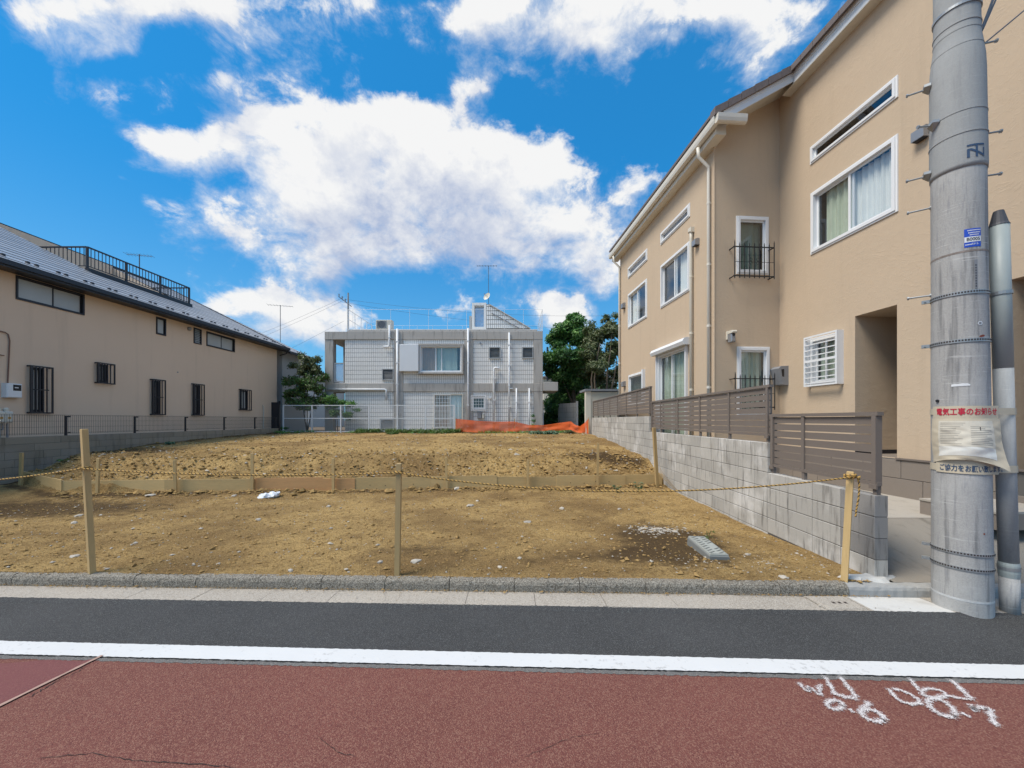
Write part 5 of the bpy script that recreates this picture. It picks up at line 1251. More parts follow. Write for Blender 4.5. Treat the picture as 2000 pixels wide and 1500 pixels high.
# orange net on its sticks
net = thing('safety_net', (0, 19.6, .86), 'sagging orange safety net strung across the back right corner of the lot', 'net')
YN = 20.2
def nz_(zx, top):
    T = [(1157,868),(1290,881),(1420,886),(1513,885),(1600,905),(1700,907),(1790,893),(1860,884),(1885,905),(1915,915),(1945,892),(1966,868)] if top else [(1157,945),(1290,953),(1420,955),(1513,950),(1600,943),(1700,948),(1790,940),(1860,936),(1885,950),(1915,955),(1945,952),(1966,962)]
    return np.interp(zx, [t[0] for t in T], [t[1] for t in T])
nx, nz2 = 220, 14; V = []
for i in range(nx+1):
    zx = 1157+(1966-1157)*i/nx; y = YN-(max(0, zx-1700)/266)**1.3*1.85
    for j in range(nz2+1):
        t_ = j/nz2; zy = nz_(zx, True)*(1-t_)+nz_(zx, False)*t_
        k = F/y; fold = (.022*math.sin(t_*7+zx*.03)+.014*math.sin(zx*.019-t_*9)+.05*math.sin(zx*.11+t_*4)*(1 if zx > 1850 else .12))*(.4+t_*.6)
        V.append(((520+zx/3.125-1000)/k, y-fold, CH-(540+zy/3.125-820)/k))
Fq = [(i*(nz2+1)+j, (i+1)*(nz2+1)+j, (i+1)*(nz2+1)+j+1, i*(nz2+1)+j+1) for i in range(nx) for j in range(nz2)]
bigmesh('net', V, Fq, 'orange_net', net, smooth=True)
for zx, zy0, zy1 in ((1157,866,950),(1516,868,958),(1968,860,968)):
    y = YN+.03-(max(0, zx-1700)/266)**1.3*1.85; k = F/y; x = (520+zx/3.125-1000)/k
    MB().tube([(x, y, CH-(540+zy1/3.125-820)/k-.2), (x, y, CH-(540+zy0/3.125-820)/k)], .018, 6).build('stick', 'wood_post', net)
# concrete panel fence beyond
cp = thing('panel_fence', (3.6, 23.5, .86), 'weathered concrete plank fence standing under the trees', 'fence')
MB().box(W0, 4.0, 4.12, 24.0, 24.12, .8, 2.75).build('post', 'fair_concrete', cp)
for i in range(6): MB().prism([(3.10,25.9,.86+.30*i), (3.99,24.07,.86+.30*i), (3.99,24.07,1.15+.30*i), (3.10,25.9,1.15+.30*i)], (.04,.04,0)).build('plank', 'fair_concrete', cp)
# pale house among the trees, wires' pole, antenna house
bh = thing('house', (4.2, 44, .8), 'cream house wall glimpsed beside the big tree behind the concrete house', 'house')
q = MB(); q.box(W0, 3.6, 12, 44, 52, .3, 6.4); q.build('wall', 'cream_wall', bh)
q = MB(); q.prism([(3.2,43.6,6.4),(12.4,43.6,6.4),(7.8,43.6,8.2)], (0,9,0)); q.build('roof', 'slate', bh)
MB().box(W0, 3.9, 4.1, 43.4, 43.6, 6, 9.8).build('chimney_pipe', 'dark_metal', bh)
up = thing('utility_pole', (-19.6, 46, .5), 'distant utility pole with insulators seen above the concrete house', 'utility pole')
k = 46/F
q = MB(); q.tube([((679.5-1000)*k, 46, .4), ((680-1000)*k, 46, CH-(572-820)*k)], [.17,.09], 8); q.build('pole', 'pole_conc', up)
q = MB(); a = V3(((664-1000)*k, 45.6, CH-(581-820)*k)); b = V3(((684-1000)*k, 46.4, CH-(597-820)*k)); q.tube([a, b], .05, 5); ar = q.build('cross_arm', 'grey_metal', up)
for i in range(4): p = a+(b-a)*(.04+.24*i); MB().tube([p, p+V3((0,0,.35))], [.05,.08], 6).build('insulator', 'grey_metal', up)
ar_ = V3(((672-1000)*k, 46, CH-(586-820)*k))
def wire(pts, r, name='power_line', lab='', cat='cable', sag=0, grp=None):
    A_, B_ = V3(pts[0]), V3(pts[1]); q = MB(); n = 24
    q.tube([A_+(B_-A_)*i/n-V3((0,0,sag*4*(i/n)*(1-i/n))) for i in range(n+1)], r, 4)
    return tag(q.build(name, 'far_wire', None), lab, cat, grp)
for dz, wl in ((0, 'upper'), (.35, 'topmost')): wire([ar_+V3((0,0,dz)), (-47, 52, 8.2+dz*2)], .012, lab=wl+' overhead wire running left from the distant utility pole', sag=.6, grp='wires at the distant pole')
wire([ar_-V3((0,0,2.5)), (-47, 52, 3.2)], .012, lab='lowest overhead wire running left from the distant utility pole', sag=.3)
wire([ar_+V3((0,0,.1)), (24, 52, 16.2)], .012, lab='thin overhead wire running right above the concrete house from the distant pole', sag=1.2)
wire([ar_-V3((0,0,.3)), (34, 60, 16.0)], .012, lab='lower overhead wire running right above the concrete house from the distant pole', sag=1.6)
an = thing('house', (-19, 40, .5), 'distant house mostly hidden behind the pale grey house, with a roof antenna', 'house')
q = MB(); q.box(W0, -32, -20, 38, 46, .0, 5.8); q.build('wall', 'pale_wall', an)
q = MB(); q.prism([(-32.5,37.5,5.8),(-19.5,37.5,5.8),(-26,37.5,8.6)], (0,9,0)); q.build('roof', 'slate', an)
yagi(an, ((547.5-1000)/F*40, 40, 6.0), CH-(596-820)/F*40-6.0, .3, 2.3, 9, r=.03, el=.4)

# ------------------------------------------------------------------ trees and plants
def leaves(name, clumps, n, size, m, par, seed, kind=None, droop=.3, elong=1.9):
    """leaf-sized faces spread through clumps (x, y, z, rx, ry, rz, weight); tone is each leaf's own colour"""
    g = np.random.default_rng(seed); w = np.array([c[6] for c in clumps], float); ci = g.choice(len(clumps), n, p=w/w.sum()); C = np.array([c[:6] for c in clumps], float)[ci]
    d = g.normal(size=(n, 3)); d /= np.linalg.norm(d, axis=1)[:, None]; r = g.uniform(.25, 1, n)**.45*(1+.22*g.normal(size=n))
    p = C[:, :3]+d*C[:, 3:]*r[:, None]
    nrm = d*.7+g.normal(size=(n, 3))*.6+np.array([0,-.15,.55]); nrm /= np.linalg.norm(nrm, axis=1)[:, None]
    ax = np.cross(nrm, g.normal(size=(n, 3))); ax /= np.linalg.norm(ax, axis=1)[:, None]; ax[:, 2] -= droop; ax -= nrm*(ax*nrm).sum(1)[:, None]; ax /= np.linalg.norm(ax, axis=1)[:, None]
    sd2 = np.cross(nrm, ax); s = size*g.uniform(.6, 1.3, n)[:, None]
    V = np.stack([p-ax*s*elong*.5, p+sd2*s*.42-ax*s*.05, p+ax*s*elong*.55-nrm*s*.25, p-sd2*s*.42-ax*s*.05], 1)
    base = g.uniform(0, 1, len(clumps)); tn = np.clip(.5*base[ci]+.5*g.uniform(0, 1, n)+.12*d[:, 2], 0, 1)
    return bigmesh(name, V, np.arange(n*4).reshape(n, 4), m, par, tone=np.repeat(tn, 4), kind=kind)
def ray(px, py, y): return P(px, py, y)
def crown_from_px(lst, y):
    out = []
    for (px, py, r, dy, w) in lst:
        c = ray(px, py, y+dy); k = (y+dy)/F
        if r < 10: out.append((c.x, c.y, c.z, r*k, r*k*.9, r*k*.8, w*r*r)); continue
        for _ in range(13):                              # a bough is several smaller sprays
            q = rnd.uniform(.34, .62); u = V3((rnd.gauss(0,1), rnd.gauss(0,1), rnd.gauss(0,1))).normalized()*rnd.uniform(.12, .85)
            out.append((c.x+u.x*r*k, c.y+u.y*r*k, c.z+u.z*r*k*.85, r*k*q, r*k*q, r*k*q*.7, w*r*r*q))
    return out
def limb(par, pts, r0, r1, name='branch'):
    q = MB(); n = len(pts); q.tube(pts, [r0+(r1-r0)*i/(n-1) for i in range(n)], 7); return q.build(name, 'bark', par, smooth=True)
t1 = thing('tree', P(1118, 838, 27), 'big dark evergreen tree with a bright top right of the concrete house', 'tree')
cl = crown_from_px([(1112,640,30,0,1.2),(1090,665,30,.5,1),(1135,660,28,-.5,1),(1080,700,30,0,1),(1115,700,38,-.8,1.2),(1150,690,28,.6,1),(1095,735,32,.4,1),(1130,735,32,-.4,1),(1105,765,26,.4,.8),(1145,765,26,.8,.8),(1125,790,26,.8,.7),(1075,725,18,.6,.6),(1120,620,15,0,.7),(1078,655,14,0,.5),(1085,778,14,0,.6)], 27)
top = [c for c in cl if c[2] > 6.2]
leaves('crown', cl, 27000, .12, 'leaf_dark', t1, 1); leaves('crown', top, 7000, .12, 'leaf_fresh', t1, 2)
b0 = P(1118, 842, 27)
limb(t1, [b0, b0+V3((.1,0,2)), b0+V3((0,.2,4)), b0+V3((-.2,0,6.3))], .22, .05, 'trunk')
for dx, dz in ((-1.3,5.2),(1.1,5.4),(-.8,3.6),(1.3,3.9)): limb(t1, [b0+V3((.05,0,dz-1.8)), b0+V3((dx*.5,-.3,dz-.8)), b0+V3((dx,-.4,dz))], .08, .02)
t2_ = thing('tree', P(1180, 838, 24.5), 'olive leaved tree with bare grey stems between the shed and the beige house', 'tree')
cl = crown_from_px([(1190,645,26,0,1.1),(1165,660,24,.5,1),(1205,680,24,0,1),(1180,700,30,.2,1.1),(1165,718,20,-1.2,.7),(1205,730,24,0,1),(1190,755,20,.6,.8),(1215,650,20,.3,.9),(1183,622,13,0,.5),(1202,617,10,0,.35),(1160,700,22,1,.9),(1150,720,26,1,1),(1152,675,24,1,1),(1158,645,20,1,.8),(1165,745,24,1.5,.9),(1150,690,20,-.5,.8)], 24.5)
leaves('crown', cl, 22000, .105, 'leaf_olive', t2_, 3)
b0 = P(1166, 842, 24)
for pts in ([(1160,840),(1158,775),(1155,742),(1158,718),(1150,700)], [(1166,842),(1164,780),(1161,740),(1166,700),(1172,670)], [(1172,842),(1185,770),(1186,725),(1192,690),(1196,640)], [(1176,842),(1194,760),(1200,735),(1205,700)]):
    limb(t2_, [P(a, b, 24) for a, b in pts], .085, .02, 'trunk')
b0 = thing('hedge', P(1130, 845, 29), 'dark undergrowth below the two big trees', 'hedge')
cl = crown_from_px([(1085,800,30,0,1),(1075,820,24,0,1),(1100,822,26,0,1),(1130,822,26,0,1),(1160,822,26,0,1),(1095,775,24,0,.8),(1120,800,34,1,1),(1155,800,34,0,1),(1190,800,34,0,1),(1130,770,34,1.5,1),(1180,770,30,1,1)], 30)
leaves('foliage', cl, 19000, .19, 'leaf_dark', b0, 4)
leaves('foliage', crown_from_px([(1085,792,10,0,1),(1100,775,9,0,.8),(1147,795,9,-1,1),(1138,775,10,-1,1),(1150,812,7,-2,1),(1075,760,9,0,.7)], 26), 700, .085, 'leaf_fresh', b0, 14)
# shrub left of the concrete house
s1 = thing('shrub', P(600, 845, 21.8), 'tall loose shrub left of the concrete house behind the white mesh fence', 'shrub')
cl = crown_from_px([(605,705,16,0,.9),(590,725,16,0,1),(618,722,14,0,.9),(600,745,20,0,1.1),(582,765,18,0,1),(615,760,18,0,1),(600,785,22,0,1),(572,785,14,0,.7),(630,780,14,0,.8),(590,696,12,0,.6),(622,702,12,0,.6),(575,715,12,0,.6),(632,735,14,0,.8),(568,745,14,0,.8),(605,725,18,.3,1),(562,770,14,0,.7)], 21.9)
leaves('foliage', cl, 7500, .085, 'leaf_olive', s1, 5); leaves('foliage', [c for c in cl if c[2] < 4.2], 3600, .08, 'leaf_fresh', s1, 6)
for px in (585, 600, 618): limb(s1, [P(600, 846, 21.9), P((px+600)/2, 800, 21.9), P(px, 740, 21.9), P(px+3, 705, 21.9)], .035, .008, 'stem')
s2 = thing('shrub', P(655, 845, 21.8), 'bright green feathery shrub in front of the left column of the concrete house', 'shrub')
cl = crown_from_px([(650,778,14,0,1),(665,785,13,0,1),(685,790,13,0,.8),(640,790,12,0,.8),(655,805,16,0,.9),(680,810,14,0,.7),(695,800,10,0,.4)], 21.7)
leaves('foliage', cl, 2300, .055, 'leaf_fresh', s2, 7, elong=2.8); limb(s2, [P(660,846,21.7), P(658,815,21.7), P(656,790,21.7)], .03, .01, 'stem')
s3 = thing('climbing_plant', P(1041, 850, 22.2), 'narrow climbing plant on the right corner column of the concrete house', 'plant')
leaves('foliage', crown_from_px([(1041,812,4,0,1),(1042,822,4,0,1),(1041,832,5,0,1),(1042,842,5,0,1)], 22.2), 300, .05, 'leaf_dark', s3, 8)
# weeds along the foot of the far fence: ground cover
g = np.random.default_rng(21); n = 520
wx = g.uniform(-12.6, 3.4, n); wy = 20.45+g.normal(0, .45, n)-np.where(wx > -6, .1, 0); k = (wy < 21.2) & (fbm(wx, wy, .45, 2, 9) > -.06)
cls = [(x, y, float(lot_h(x, y))+.04, .13, .10, .09, 1) for x, y in zip(wx[k], wy[k])]
leaves('weeds', cls, 5200, .042, 'leaf_fresh', None, 9, kind='stuff')
n = 260; wx = g.uniform(-8.2, -2.6, n); wy = 20.3+g.normal(0, .25, n)
cls = [(x, y, float(lot_h(x, y))+.08, .10, .08, .12, 1) for x, y in zip(wx, wy)]
leaves('grass', cls, 3600, .05, 'grass_weed', None, 10, kind='stuff', droop=-.8, elong=4)
def patch(px, py, r, n, size, m, lab, name='weed_patch', cat='weeds', flat=.25, grp=None):
    p = ground_at(px, py); R_ = r/F*p.y
    o = thing(name, p, lab, cat, grp); cl = [(p.x+rnd.uniform(-1,1)*R_*.8, p.y+rnd.uniform(-.4,.4)*R_, p.z+size*.9, R_*.35, R_*.3, R_*flat*.6+size*.3, 1) for _ in range(10)]
    leaves('foliage', cl, n, size, m, o, rnd.randint(1, 999)); return o
patch(1062, 848, 26, 1100, .07, 'leaf_grey', 'low patch of pale green leaves in front of the orange net', flat=.2)
patch(1110, 846, 15, 420, .05, 'leaf_olive', 'grey green weed clump near the right end of the orange net')
patch(553, 838, 9, 260, .06, 'leaf_fresh', 'weed clump at the left foot of the white mesh fence')
patch(760, 848, 16, 500, .05, 'grass_weed', 'grass tuft in front of the white mesh fence below the vent')
patch(330, 868, 9, 160, .05, 'leaf_grey', 'sparse weed by the retaining wall on the left')
def seedling(px, py, h, m, lab, nl=18, ls=.05):
    p = ground_at(px, py); o = thing('seedling', p, lab, 'plant', 'seedlings on the lot'); 
    q = MB()
    for i in range(3): q.tube([p, p+V3((rnd.uniform(-.04,.04), rnd.uniform(-.03,.03), h*.5)), p+V3((rnd.uniform(-.1,.1), rnd.uniform(-.06,.06), h*rnd.uniform(.7,1)))], .004, 5)
    q.build('stem', 'weed_stem', o)
    for i in range(nl):                                 # one leaf at a time
        t_ = rnd.uniform(.35, 1); a = rnd.uniform(0, 6.28); b = p+V3((math.cos(a)*.05*t_, math.sin(a)*.04*t_, h*t_)); d_ = V3((math.cos(a), math.sin(a)*.8, rnd.uniform(-.25,.25))).normalized(); s_ = V3((-d_.y, d_.x, 0)).normalized(); L = ls*rnd.uniform(.8,1.5)
        q = MB(); up_ = V3((0,0,.15*L)); q.add([b, b+d_*L*.5+s_*L*.32+up_, b+d_*L, b+d_*L*.5-s_*L*.32+up_, b+d_*L*.5], [(0,4,1),(4,2,1),(0,3,4),(4,3,2)]); q.build('leaf', m, o, tone=[rnd.random()]*5)
seedling(1206, 962, .16, 'leaf_grey', 'left and greyer of two seedlings before the plank edging', 22, .055)
seedling(1247, 961, .21, 'leaf_grey', 'right and taller of two seedlings before the plank edging', 26, .06)
seedling(124, 902, .06, 'leaf_fresh', 'small green rosette on the dark earth by the left retaining wall', 9, .10)
seedling(1207, 862, .06, 'grass_weed', 'small yellow green weed at the foot of the far block wall', 8, .07)
seedling(1384, 1060, .16, 'grass_weed', 'thin grass sprig behind the tilted meter cover', 7, .04)
# ------------------------------------------------------------------ plank edging and stakes
boards = [((-12.0,9.42),(-10.45,8.55),'wood_board','short weathered plank at the far left end of the edging'),((-10.45,8.55),(-9.32,7.97),'wood_board','plank left of the bend at the left end of the edging'),
 ((-9.32,7.97),(-7.28,8.07),'wood_board','plank right of the bend in the edging, behind the tall front post'),((-7.28,8.07),(-5.50,8.20),'wood_board','plain brown plank left of the reddish plank'),
 ((-5.50,8.20),(-4.10,8.30),'wood_board_red','left half of the reddish planks in the edging'),((-4.10,8.30),(-3.42,8.35),'wood_board_red','short reddish plank with darker grain, behind a stake'),((-3.42,8.35),(-1.78,8.47),'wood_board','knotty plank left of the middle front post'),
 ((-1.78,8.47),(-.35,8.57),'wood_board','plank just right of the middle front post'),((-.35,8.57),(1.0,8.68),'wood_board','yellowish plank in the middle right of the edging'),
 ((1.0,8.68),(2.58,8.82),'wood_board','plank with many nail holes, right of the middle of the edging'),((2.58,8.82),(3.46,8.91),'wood_board','plank at the right end of the edging, behind the two seedlings')]
for i, (a, b, m, lab) in enumerate(boards):
    A_, B_ = V3((*a, 0)), V3((*b, 0)); U = (B_-A_).normalized(); fr = Fr(A_, U, (0,0,1), (U.y, -U.x, 0)); L = (B_-A_).length
    zt1 = .325+.012*math.sin(i*2.1)-(.02 if i > 9 else 0); zt2 = zt1+rnd.uniform(-.025,.015); n_ = .012*(i % 2)
    MBo = MB(); P_ = [fr.p(u_, z, n) for n in (n_-.022, n_) for u_, z in ((.002,-.12),(L+.015,-.12),(L+.015,zt2),(.002,zt1))]
    MBo.add(P_, [(0,3,2,1),(4,5,6,7),(0,1,5,4),(1,2,6,5),(2,3,7,6),(3,0,4,7)])
    o = tag(MBo.build('plank', m, None), lab, 'plank', 'planks of the dirt edging')
    q = MB()
    if i in (6, 9):
        for k in range(9):
            u_, z = L*(.12+.76*((k*37) % 100)/100), .04+.2*((k*53) % 100)/100; q.disc(fr.p(u_, z, n_+.0005), fr.N, .010, .003, 8)
        q.build('knot', 'rust' if False else 'crack', o)
stk = {}
def stake_mesh(w, d, h):
    k = (w, d, round(h, 2))
    if k not in stk:
        mb = MB(); mb.bevbox(Fr((0,0,0), (1,0,0), (0,1,0), (0,0,1)), -w/2, w/2, -d/2, d/2, -.25, h, .003); me = bpy.data.meshes.new('stake'); me.from_pydata(mb.v, [], mb.f); me.materials.append(M['wood_post']); stk[k] = me
    return stk[k]
for (pb, pt, w, ln_, lab) in [((40,950),(45,884),.075,0,'leftmost stake at the end of the plank edging'),((190,966),(192,895),.06,0,'stake just right of the tall front post'),((343,962),(342,898),.052,0,'second stake right of the tall front post'),
        ((492,960),(492,886),.055,0,'stake in front of the reddish planks'),((651,957),(651,895),.055,0,'stake left of the middle front post, on the knotty plank'),((873,952),(871,893),.05,0,'first stake right of the middle front post'),
        ((1031,956),(1031,898),.05,0,'stake on the middle right of the plank edging'),((1167,958),(1168,865),.05,0,'tall thin stake right of the nail-holed plank')]:
    x0 = (pb[0]-1000)/F; y = 8.4
    for _ in range(20): y = float(board_y(x0*y))-.07
    if pb[0] < 100: y = 8.85
    zt = CH-(pt[1]-820)/F*y; x = x0*y
    o = link('stake', stake_mesh(w, .035, zt), None); o.location = (x, y, 0); o.rotation_euler = (rnd.uniform(-.03,.03), math.atan2((pt[0]-pb[0])*y/F, zt), rnd.uniform(-.2,.2)); tag(o, lab, 'stake', 'stakes holding the planks')
y = 8.72; x0, x1 = (1284-1000)/F*y, (1276-1000)/F*y; zt = CH-(835-820)/F*y
o = link('stake', stake_mesh(.075, .045, zt), None); o.location = (x0, y, 0); o.rotation_euler = (0, -math.atan2(x0-x1, zt), .3); tag(o, 'tall leaning stake at the right end of the plank edging by the block wall', 'stake', 'stakes holding the planks')
# fine netting hanging from that stake to the wall foot
nt_ = MB(); a = V3((x1+.01, y-.03, .52)); pts = []
for i in range(13):
    t_ = i/12; c = V3((x0+.03+.20*t_, y-.03-.95*t_, .50*(1-t_)**1.6+.02)); pts.append((c+V3((0,0,.02)), c+V3((.11*t_+.02,.02,-.16*(1-t_)-.03))))
for p_, q_ in zip(pts, pts[1:]): nt_.quad(p_[0], q_[0], q_[1], p_[1])
tag(nt_.build('loose_net', 'grey_net', None), 'loose torn brown net trailing from the leaning stake down the block wall', 'net')

# front posts and the rope between them
posts = {}
def front_post(px0, py0, px1, py1, Y, w, d, rot, lab):
    b = V3(((px0-1000)/F*Y, Y, .09)); zt = CH-(py1-820)/F*Y; t_ = V3(((px1-1000)/F*Y, Y, zt)); U = (t_-b).normalized()
    X_ = V3((math.cos(rot), math.sin(rot), 0)); X_ = (X_-U*X_.dot(U)).normalized(); Yv = U.cross(X_)
    o = MB().bevbox(Fr(b, X_, Yv, U), -w/2, w/2, -d/2, d/2, -.2, (t_-b).length, .004).build('front_post', 'wood_post', None)
    posts[px0] = (b, t_, w); return tag(o, lab, 'post', 'front posts carrying the rope')
front_post(180, 1117, 164, 838, 3.72, .052, .045, -.45, 'tall leaning wooden post at the kerb on the left carrying the rope')
front_post(776, 1122, 779.5, 905, 3.67, .047, .045, .02, 'thin upright wooden post at the kerb in the middle carrying the rope')
front_post(1649, 1127, 1661, 921, 3.555, .05, .05, .75, 'short thick wooden post beside the end of the block wall with a rope knot')
def onpost(k, py, Y): b, t_, w = posts[k]; z = CH-(py-820)/F*Y; s_ = (z-b.z)/(t_.z-b.z); return b+(t_-b)*s_
p1 = onpost(180, 914, 3.72)+V3((0,-.042,0)); p2 = onpost(776, 922, 3.67)+V3((0,-.034,0)); p3 = onpost(1649, 930, 3.555)+V3((0,-.04,0))
rope = thing('rope', (-1, 3.65, 1.0), 'yellow and black twisted rope strung between the three front posts', 'rope')
def strands(path, r=.0037, pitch=.038, step=.006):
    pts = [V3(p) for p in path]; seg = []; acc = [0]
    for a, b in zip(pts, pts[1:]): acc.append(acc[-1]+(b-a).length)
    L = acc[-1]; n = int(L/step); out = [[], [], []]; ar = np.array([tuple(p) for p in pts]); ac = np.array(acc)
    S = np.linspace(0, L, n); C = np.stack([np.interp(S, ac, ar[:, k]) for k in range(3)], 1)
    for i in range(n):
        d_ = V3(C[min(i+1, n-1)]-C[max(i-1, 0)]).normalized(); a = d_.cross(V3((.13,.02,1))).normalized(); b = d_.cross(a)
        for k in range(3):
            t_ = S[i]/pitch*2*math.pi+k*2.094; out[k].append(V3(C[i])+(a*math.cos(t_)+b*math.sin(t_))*r*1.05)
    return out
def rope_run(path):
    o = strands(path); q = MB(); q.tube(o[0], .0041, 5); q.tube(o[1], .0041, 5); q.build('yellow_strand', 'rope_yellow', rope, smooth=True)
    q = MB(); q.tube(o[2], .0041, 5); q.build('black_strand', 'rope_black', rope, smooth=True)
def cat(a, b, sag, skew=1., n=40):
    return [a+(b-a)*t-V3((0,0,sag*4*(t**skew)*(1-t**skew))) for t in [i/n for i in range(n+1)]]
p0 = V3((-5.6, 3.78, CH-(945-820)/F*3.78))
rope_run(cat(p0, p1, .02)); rope_run(cat(p1, p2, .042)); rope_run(cat(p2, p3, .155, .98))
def wrap(c, r, turns=2, dz=.02): return [c+V3((math.cos(t)*r, math.sin(t)*r+.04, (t/(6.283*turns)-.5)*dz)) for t in [i*6.283*turns/36 for i in range(37)]]
rope_run(wrap(p1, .040, 2)); rope_run(wrap(p2, .036, 2)); rope_run(wrap(p3, .042, 3, .035))
rope_run([p3+V3((.02,-.01,0)), p3+V3((.03,-.02,-.06)), p3+V3((.028,-.02,-.14)), p3+V3((.02,-.02,-.21)), p3+V3((.004,-.02,-.29)), p3+V3((-.004,-.02,-.36))])
rope_run([p3+V3((-.045,-.012,.006)), p3+V3((-.02,-.03,.022)), p3+V3((.01,-.03,-.012)), p3+V3((.035,-.02,.012)), p3+V3((.02,-.03,-.02))])

# small things on the dirt
p = ground_at(526, 971); pb = thing('plastic_bag', p, 'crumpled white plastic bag lying in front of the plank edging', 'bag')
bm = bmesh.new(); bmesh.ops.create_icosphere(bm, subdivisions=4, radius=1)
for v in bm.verts:
    c = v.co; f_ = 1+.22*math.sin(c.x*5+c.y*3)+.16*math.sin(c.y*9-c.z*6+1)+.10*math.sin(c.x*13+c.z*8)
    v.co = V3((c.x*.20*(1+.5*(f_-1))+.03*c.z, c.y*.14*(1+.4*(f_-1)), max(-.03, c.z*.05+(.018*math.sin(c.x*7+c.y*5)+.016*math.sin(c.x*15-c.y*9)+.012*math.sin(c.y*21+c.x*4)+.03*c.x)*(1 if c.z > -.3 else 0))))
me = bpy.data.meshes.new('bag'); bm.to_mesh(me); bm.free(); me.materials.append(M['white_bag'])
o = link('bag', me, pb); o.location = (0,0,.03)
p = ground_at(1382, 1082); mc = thing('meter_cover', (p.x, p.y, p.z), 'tilted grey patterned water meter cover on the dirt near the block wall', 'meter cover')
ctr = V3((2.195, 4.33, 0)); cw, cl_ = .205, .58; Un = V3((1,-.05,-.02)).normalized(); Vn = V3((.08,.99,.035)); Vn = (Vn-Un*Vn.dot(Un)).normalized(); Nn = Un.cross(Vn)
zc = float(lot_h(ctr.x, ctr.y, False))+.085
cf = Fr(V3((ctr.x, ctr.y, zc)), Un, Vn, Nn)
MB().bevbox(cf, -cw/2, cw/2, -cl_/2, cl_/2, -.16, -.012, .006).build('box_rim', 'cover_rim', mc)
lid = MB().bevbox(cf, -cw/2+.008, cw/2-.008, -cl_/2+.008, cl_/2-.008, -.012, .006, .004).build('lid', 'cover_metal', mc)
bars_ = MB(); bars(bars_, cf, -cw/2+.016, cw/2-.016, -cl_/2+.016, cl_/2-.016, .008, .0062, .010); bars_.build('lid_border', 'cover_metal', lid)
for i in range(9):                                     # raised diagonal ribs round a plain middle field
    for s_ in (-1, 1):
        y_ = -cl_/2+.04+i*.058; 
        if abs(y_+.03) < .07 and s_ > 0: continue
        x_ = s_*.052; q = MB(); q.prism([cf.p(x_-.040, y_, .0062), cf.p(x_-.022, y_, .0062), cf.p(x_+.040, y_+.045, .0062), cf.p(x_+.022, y_+.045, .0062)], Nn*.005); q.build('rib', 'cover_rim', lid)
# white spill of mortar at the end of the wall
q = MB(); p = V3((3.34, 3.60, .1))
ang = [i*6.283/18 for i in range(18)]
q.add([p+V3((.20*math.cos(a)*(1+.3*math.sin(3*a)), .055*math.sin(a)*(1+.3*math.cos(5*a)), .022)) for a in ang]+[p+V3((.25*math.cos(a)*(1+.3*math.sin(3*a)), .08*math.sin(a)*(1+.3*math.cos(5*a)), -.01)) for a in ang], [tuple(range(18))]+[(i, 18+i, 18+(i+1)%18, (i+1)%18) for i in range(18)])
tag(q.build('mortar_spill', 'gutter_new', None), 'flat spill of pale mortar on the kerb at the end of the block wall', 'mortar')

# ------------------------------------------------------------------ sprayed survey marks on the red surface
def road_pt(px, py): Y = CH*F/(py-820); return V3(((px-1000)/F*Y, Y, .0065))
def zr3(x, y): return road_pt(1500+x/3.75, 1080+y/3.75)
def spray(strokes, lab):
    o = thing('spray_mark', strokes[0][0][0].copy(), lab, 'road marking', 'white spray marks on the red road')
    for st, w0 in strokes:
        V, Fq, T = [], [], []; pts = []
        for a, b in zip(st, st[1:]): pts += [a+(b-a)*k/6 for k in range(6)]
        pts.append(st[-1]); n = len(pts); prof = (-1, -.55, 0, .55, 1)
        z = .0065+rnd.uniform(0, .0015)
        for i, c in enumerate(pts):
            d_ = (pts[min(i+1, n-1)]-pts[max(i-1, 0)]).normalized(); s_ = V3((-d_.y, d_.x, 0)); ww = w0*(1+.25*math.sin(i*.9))
            for t_ in prof: V.append((c.x+s_.x*ww*t_*1.5, c.y+s_.y*ww*t_*1.5, z)); T.append((1-abs(t_))**.8*1.0*(1 if 1 < i < n-2 else .55))
        for i in range(n-1):
            for k in range(4): Fq.append((i*5+k, i*5+k+1, (i+1)*5+k+1, (i+1)*5+k))
        bigmesh('stroke', V, Fq, 'spray_paint', o, tone=np.array(T))
    return o
def ell(cx, cy, rx, ry, tilt=0, a0=0, a1=6.6, n=18):
    c, s_ = math.cos(tilt), math.sin(tilt)
    return [zr3(cx+rx*math.cos(t)*c-ry*math.sin(t)*s_, cy+rx*math.cos(t)*s_+ry*math.sin(t)*c) for t in [a0+(a1-a0)*i/n for i in range(n+1)]]
L_ = lambda *pts: [zr3(*p) for p in pts]
spray([(L_((218,952),(262,998),(300,1022),(296,985),(330,1010),(382,1045),(372,1000),(395,970)), .015)], 'sprayed white letter W on the red road, leftmost of the marks')
spray([(L_((412,905),(440,950),(470,1005),(500,1045)), .014), (L_((520,905),(570,965),(620,1030),(655,1070)), .015), (L_((455,1022),(520,1050),(590,1066),(665,1072)), .017)], 'sprayed white bracket between the W and 0.6, touching the white line')
spray([(ell(490,1118,58,32,.1), .016), (L_((590,1145),(612,1165),(632,1182)), .013), (L_((745,1095),(715,1130),(688,1165),(684,1195)), .015), (ell(765,1198,88,36,.32), .017)], 'sprayed white figures 0.6 on the red road below the left bracket')
spray([(L_((872,995),(905,1030),(940,1070),(985,1100),(1050,1115),(1110,1108),(1100,1080),(1040,1040),(970,1012),(900,1000)), .014)], 'sprayed white letter D lying left of the right bracket')
spray([(L_((1035,920),(1065,960),(1100,1005),(1115,1025)), .013), (L_((1330,930),(1390,980),(1450,1040),(1500,1082)), .018), (L_((1100,1035),(1160,1058),(1230,1068),(1300,1050),(1390,1068),(1515,1085)), .013), (ell(1215,1035,90,32,.15), .013)], 'sprayed white bracket with a loop, right of the letter D')
